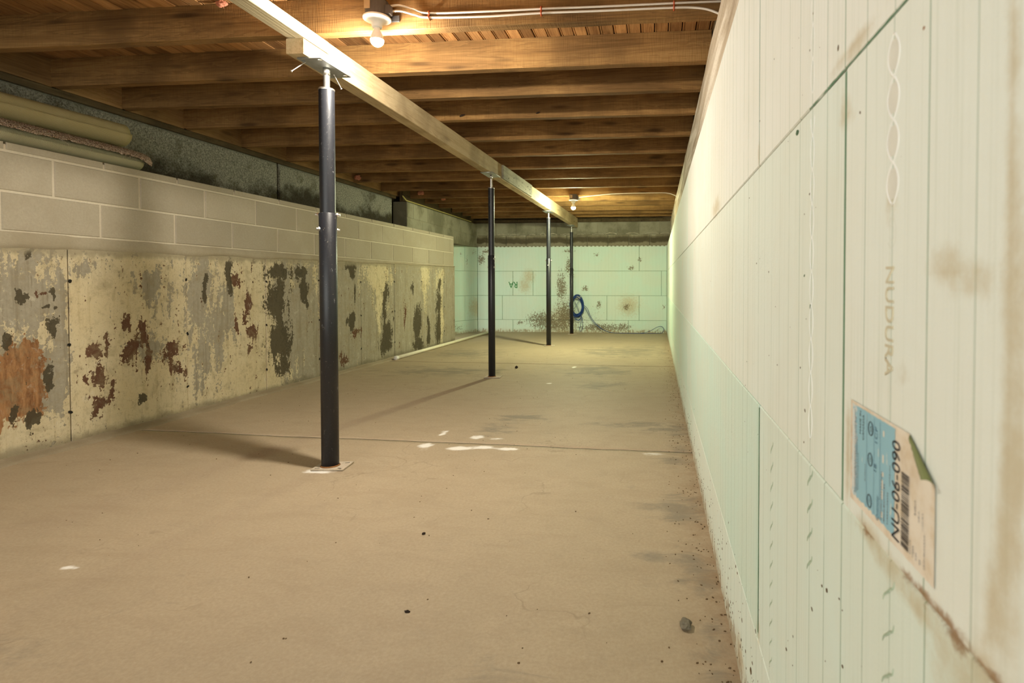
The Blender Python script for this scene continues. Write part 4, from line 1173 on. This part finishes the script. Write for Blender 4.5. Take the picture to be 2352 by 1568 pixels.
o = cable('lamp_cable', [(-1.07, 7.69, 2.09), (-0.6, 7.715, 2.135), (0.0, 7.718, 2.14), (0.16, 7.718, 2.132), (0.25, 7.715, 2.10), (0.285, 7.71, 2.07)], 0.0052, 'thin white cable running from the far bulb to the right wall')

# ------------------------------------------------------------------ carpets on the ledge
def roll_pts(a, b, r, thick, turns, ry=1.0):
    """outline of a rolled sheet, as a spiral"""
    pts = []; n = int(turns * 40)
    for i in range(n + 1):
        t = i / n; ang = -turns * 2 * math.pi * t
        rr = r - thick * turns * 1.15 * t
        pts.append((rr * math.cos(ang), rr * math.sin(ang) * ry))
    return pts
def carpet_roll(name, label, u0, u1, dep, zc0, zc1, r, mat, ry=1.0, turns=2.6, thick=0.012, sag=0.0, wr_=1.0):
    base = LEFT.P(u1, zc1, dep)
    o = thing(name, label, 'carpet', base)
    sp = roll_pts(0, 0, r, thick, turns, ry); sp = [(p[0] * wr_, p[1]) for p in sp]
    N = 50; vs, fs = [], []
    inn = []
    for j in range(N + 1):
        t = j / N; u = u0 + (u1 - u0) * t
        for (d, z) in sp:
            k = 1 + 0.02 * fnoise(u * 4, d * 20, z * 20)
            vs.append(LEFT.P(u, zc0 + (zc1 - zc0) * t + z * k, dep + d * k) - base)
    W = len(sp)
    for j in range(N):
        for i in range(W - 1):
            a = j * W + i
            fs.append((a, a + 1, a + W + 1, a + W))
    b = mesh('rolled_sheet', vs, fs, o, mat, smooth=True)
    m = b.modifiers.new('thick', 'SOLIDIFY'); m.thickness = 0.007; m.offset = -1
    return o
carpet_roll('carpet_roll', 'thick tan roll of carpet with its woven backing out, on the ledge', 1.6, 3.365, -0.185, 1.845, 1.882, 0.080, M['backing'])
base = LEFT.P(3.36, 1.70, -0.13)
cp = thing('folded_carpet', 'folded carpet with brown speckled pile and ragged edge, under the tan carpet roll', 'carpet', base)
sp = roll_pts(0, 0, 0.060, 0.011, 2.2, 0.92)
N = 60; vs, fs = [], []
for j in range(N + 1):
    u = 1.6 + 1.76 * j / N
    for (d, z) in sp:
        vs.append(LEFT.P(u, 1.698 + z + 0.002 * fnoise(u * 5, z * 20), -0.085 + d * 1.15 + 0.004 * fnoise(u * 3, 2)) - base)
W = len(sp)
for j in range(N):
    for i in range(W - 1):
        a = j * W + i; fs.append((a, a + 1, a + W + 1, a + W))
b = mesh('woven_backing', vs, fs, cp, M['backing_green'], smooth=True)
m = b.modifiers.new('thick', 'SOLIDIFY'); m.thickness = 0.007; m.offset = -1
# pile side lapping over the roll, hanging edge ragged
N, K = 420, 44; vs, fs = [], []
for j in range(N + 1):
    t = j / N; u = 1.6 + 1.80 * t
    endc = max(0.0, (u - 3.30) / 0.10)
    edge = 0.30 + 0.10 * fnoise(u * 5, 8) + 0.07 * fnoise(u * 23, 8) + 0.05 * fnoise(u * 70, 8)
    for k in range(K + 1):
        s = k / K
        ang = 2.25 - (2.25 - edge) * s + 0.0
        if endc > 0: ang -= endc * 0.55 * s
        rr = 0.074 + 0.004 * fnoise(u * 60, s * 30) + 0.0035 * fnoise(u * 160, s * 90) - 0.008 * endc
        d = -0.085 + 1.18 * rr * math.cos(ang); z = 1.698 + 0.93 * rr * math.sin(ang)
        vs.append(LEFT.P(u, z, d) - base)
W = K + 1
for j in range(N):
    for k in range(K):
        a = j * W + k; fs.append((a, a + 1, a + W + 1, a + W))
b = mesh('pile_flap', vs, [f[::-1] for f in fs], cp, M['pile'], smooth=True)
m = b.modifiers.new('thick', 'SOLIDIFY'); m.thickness = 0.006; m.offset = -1
bm = bmesh.new()                                        # loose threads
for _ in range(26):
    u = random.uniform(2.0, 3.36)
    a = LEFT.P(u, 1.73 + random.uniform(-0.02, 0.012), -0.01 + random.uniform(-0.01, 0.008)) - base
    dd = Vector((random.uniform(0.0, 0.02), random.uniform(-0.05, 0.05), -random.uniform(0.01, 0.05)))
    tube(bm, [a, a + dd * 0.5 + Vector((0.006, 0, 0.004)), a + dd], 0.0008, 4)
o = bm_obj('loose_thread', bm, cp, M['pile']); o['kind'] = 'stuff'

# ------------------------------------------------------------------ pipe along the wall
pa, pb = Vector((-3.100, 6.47, 0.023)), Vector((-3.035, 10.05, 0.023))
pp = thing('plastic_pipe', 'long off-white plastic pipe lying on the floor along the left wall', 'pipe', pa)
bm = bmesh.new(); d = (pb - pa); dn = d.normalized()
tube(bm, [dn * 0.03, d], 0.0215, 20)
bm_obj('pipe', bm, pp, M['pvc'], smooth=True)
bm = bmesh.new()
tube(bm, [Vector((0, 0, 0)), dn * 0.004, dn * 0.05, dn * 0.052], [0.021, 0.0255, 0.0255, 0.022], 20)
bm_obj('end_cap', bm, pp, M['porcelain'], smooth=True)

# ------------------------------------------------------------------ blue cable coil on the far wall
cc = thing('cable_coil', 'coil of blue cable hanging on the far wall with a tail trailing along the floor', 'cable', (-1.46, 10.40, 0.50))
for k in range(14):
    bm = bmesh.new(); pts = []
    ox, oz = random.uniform(-0.012, 0.016), random.uniform(-0.02, 0.02)
    sx, sz = 0.112 + random.uniform(-0.016, 0.012), 0.185 + random.uniform(-0.022, 0.012)
    dy = random.uniform(-0.022, 0.026); ph = random.uniform(0, 6.28)
    for i in range(40):
        a = 2 * math.pi * i / 40
        pts.append((ox + sx * math.cos(a) * (1 + 0.04 * math.sin(3 * a + ph)), dy + 0.010 * math.sin(2 * a + ph), oz + sz * math.sin(a) * (1 + 0.03 * math.sin(2 * a + ph))))
    tube(bm, pts, 0.0082, 8, closed=True)
    bm_obj('cable_turn', bm, cc, M['blue'], smooth=True)
bm = bmesh.new()
tube(bm, smooth_path([(-0.05, -0.02, 0.10), (0.02, -0.03, -0.04), (0.06, -0.02, -0.17), (0.10, 0.0, -0.24), (0.098, 0.02, -0.42), (0.070, 0.02, -0.475), (0.045, 0.02, -0.44), (0.06, 0.015, -0.36), (0.09, 0.0, -0.24), (0.07, -0.01, -0.15)], 8), 0.0035, 6)
tube(bm, smooth_path([(-0.07, -0.02, -0.08), (0.0, -0.03, 0.02), (0.045, -0.025, 0.12), (0.05, -0.01, 0.17)], 8), 0.0035, 6)
for k in range(3):
    a = random.uniform(-0.03, 0.03)
    tube(bm, smooth_path([(-0.03 + a, -0.01, -0.19), (0.0 + a, -0.02, -0.255), (0.05, -0.01, -0.25 + a * 0.6), (0.09, 0.0, -0.19)], 6), 0.0035, 6)
bm_obj('hanging_loop', bm, cc, M['blue'], smooth=True)
bm = bmesh.new()
tail = [(0.105, 0.0, -0.02), (0.145, 0.0, -0.03), (0.18, -0.0, -0.09), (0.225, -0.005, -0.175), (0.30, -0.01, -0.29), (0.42, -0.02, -0.40), (0.56, -0.03, -0.47), (0.70, -0.05, -0.494), (1.0, -0.06, -0.494), (1.22, -0.05, -0.490), (1.36, -0.03, -0.45), (1.48, 0.0, -0.385), (1.56, 0.03, -0.375), (1.60, 0.03, -0.42), (1.575, 0.0, -0.485), (1.50, -0.05, -0.494), (1.3, -0.08, -0.494), (0.95, -0.09, -0.494), (0.68, -0.07, -0.49), (0.52, -0.04, -0.45), (0.40, -0.03, -0.37), (0.30, -0.02, -0.26), (0.235, -0.01, -0.15), (0.20, -0.005, -0.06), (0.15, 0.0, -0.005), (0.11, 0.0, 0.01)]
tube(bm, smooth_path(tail, 8), 0.0042, 6)
bm_obj('tail', bm, cc, M['blue'], smooth=True)
hk = thing('wall_peg', 'short beige peg on the far wall holding the blue coil', 'peg', (-1.44, 10.46, 0.655))
bm = bmesh.new(); tube(bm, [(-0.03, -0.06, 0.0), (0.055, -0.062, -0.003)], 0.028, 14)
bm_obj('crossbar', bm, hk, M['peg'], smooth=True)
bm = bmesh.new(); tube(bm, [(0.01, -0.06, 0.0), (0.01, 0.0, 0.0)], 0.012, 10)
bm_obj('stem', bm, hk, M['peg'], smooth=True)

# ------------------------------------------------------------------ paper sticker on the near foam
SX = 0.197 - 0.0016
stk = thing('product_sticker', 'worn blue and white paper sticker with barcode peeling off the near foam wall', 'sticker', (SX, 0.50, 0.755))
so = Vector((SX, 0.50, 0.755))
A = Vector((0.4580, 0.8035)); B = Vector((0.4165, 0.7755))  # fold line (y, z)
fd = (B - A).normalized(); fn = Vector((-fd.y, fd.x))
if fn.dot(Vector((0.4165, 0.8035)) - A) < 0: fn = -fn
vs, fs = [], []
NY, NZ = 60, 36
for j in range(NZ + 1):
    for i in range(NY + 1):
        y = 0.4165 + (0.5895 - 0.4165) * i / NY
        z = 0.7045 + (0.8035 - 0.7045) * j / NZ
        z += 0.0004 * fnoise(y * 300, z * 300)
        q = Vector((y, z)); s = (q - A).dot(fn); R_ = 0.0010 + 0.0030 * max(0.0, min(1.0, (q - A).dot(fd) / 0.053))
        x = 0.0
        if s > 0:
            a = s / R_; ext = 0.0
            pr = R_ * math.sin(a) + ext * math.cos(a)
            hh = R_ * (1 - math.cos(a)) + ext * math.sin(a)
            q = q - fn * s + fn * pr; x = -hh
        vs.append((x, q.x - so.y, q.y - so.z))
for j in range(NZ):
    for i in range(NY):
        a = j * (NY + 1) + i; fs.append((a, a + NY + 1, a + NY + 2, a + 1))
pap = mesh('paper', vs, fs, stk, M['paper'], smooth=True)
me = pap.data
if me.polygons[0].normal.x > 0:
    me.flip_normals()
at = me.attributes.new('tan', 'FLOAT', 'POINT')
for k, v in enumerate(me.vertices):
    y, z = v.co.y + so.y, v.co.z + so.z
    at.data[k].value = max(blobs([(0.445, 0.785, 0.016, 0.012), (0.587, 0.76, 0.006, 0.05)], y, z), 0)
def flat(name, pts, mat, dx, parent=stk):
    return mesh(name, [(dx, p[0] - so.y, p[1] - so.z) for p in pts], [tuple(range(len(pts)))], parent, mat)
ed = []
N = 40
for i in range(N + 1): ed.append((0.5850 - 0.102 * i / N, 0.8010 - 0.0006 * random.random()))
for i in range(N): ed.append((0.4832 + 0.0008 * random.random(), 0.8005 - 0.089 * (i + 0.5) / N))
for i in range(N + 1): ed.append((0.4835 + 0.100 * i / N, 0.7115 + random.uniform(-0.0008, 0.0016)))
for i in range(N): ed.append((0.5845 + random.uniform(-0.0012, 0.0008), 0.712 + 0.088 * (i + 0.5) / N))
flat('blue_print', ed, M['blueprint'], -0.0003)
def txt(body, ybase, z0, length, cap, mat='ink', name='printed_text'):
    t = text_mesh(name, body, cap * 1.42, stk, M[mat], (0, 0, 1), (0, 1, 0), (-0.0006, ybase - so.y, z0 - so.z), width=length)
    return t
txt('NU-06-090', 0.4735, 0.7105, 0.081, 0.0150)
txt('MADE IN', 0.5600, 0.776, 0.022, 0.0038)
txt('CANADA', 0.5520, 0.772, 0.024, 0.0040)
txt('Quantity', 0.5165, 0.7105, 0.022, 0.0050, 'ink_blue')
txt('18.', 0.5215, 0.752, 0.008, 0.0060, 'ink_blue')
txt('1CF', 0.5195, 0.778, 0.014, 0.0060, 'ink_blue')
def bar(y0, y1, z0, z1, mat='ink', dx=-0.0006): return [(y0, z0), (y0, z1), (y1, z1), (y1, z0)]
bm = bmesh.new()
def rect(bm, y0, y1, z0, z1, dx=-0.0006):
    f = [bm.verts.new((dx, y - so.y, z - so.z)) for y, z in ((y0, z0), (y1, z0), (y1, z1), (y0, z1))]
    bm.faces.new(f)
for yy in (0.5445, 0.5270, 0.5135): rect(bm, yy, yy + 0.0005, 0.713, 0.7985)
bm_obj('ruled_lines', bm, stk, M['ink_blue'], recalc=False)
bm = bmesh.new(); z = 0.711
while z < 0.770:
    wv = random.choice((0.0006, 0.0006, 0.0011, 0.0016))
    rect(bm, 0.4565, 0.4700, z, z + wv); z += wv + random.choice((0.0005, 0.0008, 0.0012))
bm_obj('barcode', bm, stk, M['ink'], recalc=False)
bm = bmesh.new()
random.seed(11)
for (ya, z0, z1, h) in ((0.5755, 0.715, 0.796, 0.0012), (0.5725, 0.715, 0.79, 0.0012), (0.5695, 0.718, 0.77, 0.0012), (0.5660, 0.72, 0.755, 0.0012), (0.5480, 0.735, 0.750, 0.0012), (0.5090, 0.714, 0.756, 0.0022), (0.5030, 0.714, 0.748, 0.0018), (0.4960, 0.716, 0.744, 0.0016), (0.4920, 0.75, 0.768, 0.0014), (0.4530, 0.7115, 0.722, 0.0012), (0.4480, 0.7115, 0.719, 0.0014), (0.4430, 0.7115, 0.717, 0.0014), (0.4370, 0.711, 0.714, 0.0014), (0.4450, 0.745, 0.755, 0.0014), (0.4390, 0.742, 0.750, 0.0012), (0.4300, 0.711, 0.735, 0.0012), (0.4330, 0.738, 0.75, 0.0010)):
    z = z0
    while z < z1:
        wv = random.uniform(0.0006, 0.0022)
        rect(bm, ya, ya + h * random.uniform(0.6, 1.0), z, z + wv); z += wv + random.uniform(0.0004, 0.0010)
o = bm_obj('small_print', bm, stk, M['ink_faded'], recalc=False); o['kind'] = 'stuff'
bm = bmesh.new()
for (z0, z1, y) in ((0.788, 0.793, 0.5045), (0.765, 0.772, 0.5055), (0.753, 0.757, 0.5055), (0.742, 0.750, 0.5065), (0.733, 0.741, 0.507), (0.717, 0.722, 0.507)):
    rect(bm, y, y + 0.0032, z0, z1, -0.0005)
bm_obj('worn_patch', bm, stk, M['white_patch'], recalc=False)
for (y, z, r) in ((0.5355, 0.7875, 0.0062), (0.5360, 0.759, 0.0058), (0.5372, 0.7205, 0.0058)):
    bm = bmesh.new()
    pts = [(-0.0006, y - so.y + r * 0.85 * math.cos(a), z - so.z + r * math.sin(a)) for a in [i * 2 * math.pi / 24 for i in range(24)]]
    tube(bm, pts, 0.0004, 4, closed=True)
    bm_obj('certification_mark', bm, stk, M['ink'])
txt('SA', 0.5335, 0.7845, 0.006, 0.0030, 'ink', 'certification_letters')
txt('W', 0.5342, 0.7568, 0.0045, 0.0030, 'ink', 'certification_letters')
txt('W', 0.5355, 0.7185, 0.0042, 0.0030, 'ink', 'certification_letters')

# ------------------------------------------------------------------ small things
def tuft(loc, r, label):
    o = thing('insulation_tuft', label, 'insulation', loc, 'tufts of pink insulation')
    bm = bmesh.new()
    m = bmesh.ops.create_icosphere(bm, subdivisions=4, radius=r); q = random.random() * 40
    for v in m['verts']:
        k = 1 + 0.5 * fnoise(v.co.x / r * 1.3 + q, v.co.y / r * 1.3, v.co.z / r * 1.3) + 0.18 * fnoise(v.co.x / r * 5 + q, v.co.y / r * 5, v.co.z / r * 5)
        v.co = Vector((v.co.x * 1.5, v.co.y * 0.7, v.co.z)) * k
    bm_obj('fluff', bm, o, M['wool'], smooth=True)
    bm = bmesh.new()
    for i in range(14):
        a = Vector((random.uniform(-1, 1) * r, 0, random.uniform(-1, 1) * r * 0.6))
        tube(bm, [a, a + Vector((random.uniform(-1, 1), random.uniform(-0.6, 0.2), random.uniform(-1, 0.6))) * r * 1.1], 0.0008, 4)
    f = bm_obj('fibre', bm, o, M['wool']); f['kind'] = 'stuff'
    return o
tuft((-2.10, 2.575, 2.275), 0.017, 'pink insulation tuft stuck between planks and joist left of the beam')
tuft((-3.52, 6.415, 2.17), 0.026, 'pinkish insulation scrap on a dark joist in the far left bay')
tuft((-3.30, 7.71, 2.19), 0.030, 'largest pinkish insulation scrap, hanging off a joist above the yellow strip')
tuft((-3.17, 8.22, 2.18), 0.022, 'pinkish insulation scrap to the right of the yellow strip')

def scrap(loc, s, label):
    o = thing('bark_scrap', label, 'bark', loc, 'dark scraps on a joist')
    bm = bmesh.new(); n = 14; L = []
    for i in range(n + 1):
        t = i / n; a = t * 2.0
        L.append([bm.verts.new((s * (t - 0.5) * 2, -0.004 - s * 0.35 * math.sin(a * 1.4), s * 0.6 * (k - 0.5) * math.sin(math.pi * (0.15 + 0.8 * t)) + s * 0.45 * (t - 0.5))) for k in (0, 0.5, 1)])
    for A_, B_ in zip(L, L[1:]):
        for k in range(2): bm.faces.new((A_[k], A_[k + 1], B_[k + 1], B_[k]))
    b = bm_obj('curl', bm, o, M['bark'], smooth=True)
    m = b.modifiers.new('thick', 'SOLIDIFY'); m.thickness = 0.003
    return o
scrap((-1.418, 4.066, 2.150), 0.022, 'curled dark scrap of bark on the lit joist edge beside the beam')
scrap((-0.853, 4.066, 2.153), 0.016, 'small dark scrap of bark on the lit joist edge, away from the beam')

ck = thing('concrete_chip', 'grey chip of concrete on the floor close to the right wall', 'chip', (0.081, 1.511, 0.0))
bm = bmesh.new(); random.seed(3); crumb(bm, (0, 0, 0.010), 0.018, None, 0.6, 3)
bm_obj('lump', bm, ck, M['stone'])
for i, (x, y, r, lab) in enumerate(((-0.845, 1.98, 0.0058, 'black crumb on the open floor, nearest the middle of the room'), (-0.69, 1.50, 0.0055, 'dark crumb on the near floor in front of the middle'), (-1.50, 5.98, 0.020, 'black lump on the floor just beyond the second post'))):
    o = thing('floor_crumb', lab, 'crumb', (x, y, 0))
    bm = bmesh.new(); crumb(bm, (0, 0, r * 0.5), r, None, 0.8, 2)
    bm_obj('lump', bm, o, M['bark'])
random.seed(21)
bm = bmesh.new()
for _ in range(420):
    x = 0.195 - abs(random.gauss(0, 0.07)); y = 1.1 + random.random() ** 1.6 * 7
    crumb(bm, (x, y, 0.001), random.uniform(0.0012, 0.0036), None, 0.7)
for _ in range(330):
    x = random.uniform(-3.0, 0.15); y = 1.0 + random.random() ** 1.3 * 7
    if -1.76 < x < -1.42: continue
    crumb(bm, (x, y, 0.001), random.choice((0.0012, 0.0016, 0.0022, 0.003)), None, 0.7)
o = bm_obj('floor_debris', bm, None, M['dirt'])
o['kind'] = 'stuff'; tag(o, 'dark grit and crumbs scattered over the floor, thickest along the right wall', 'debris')
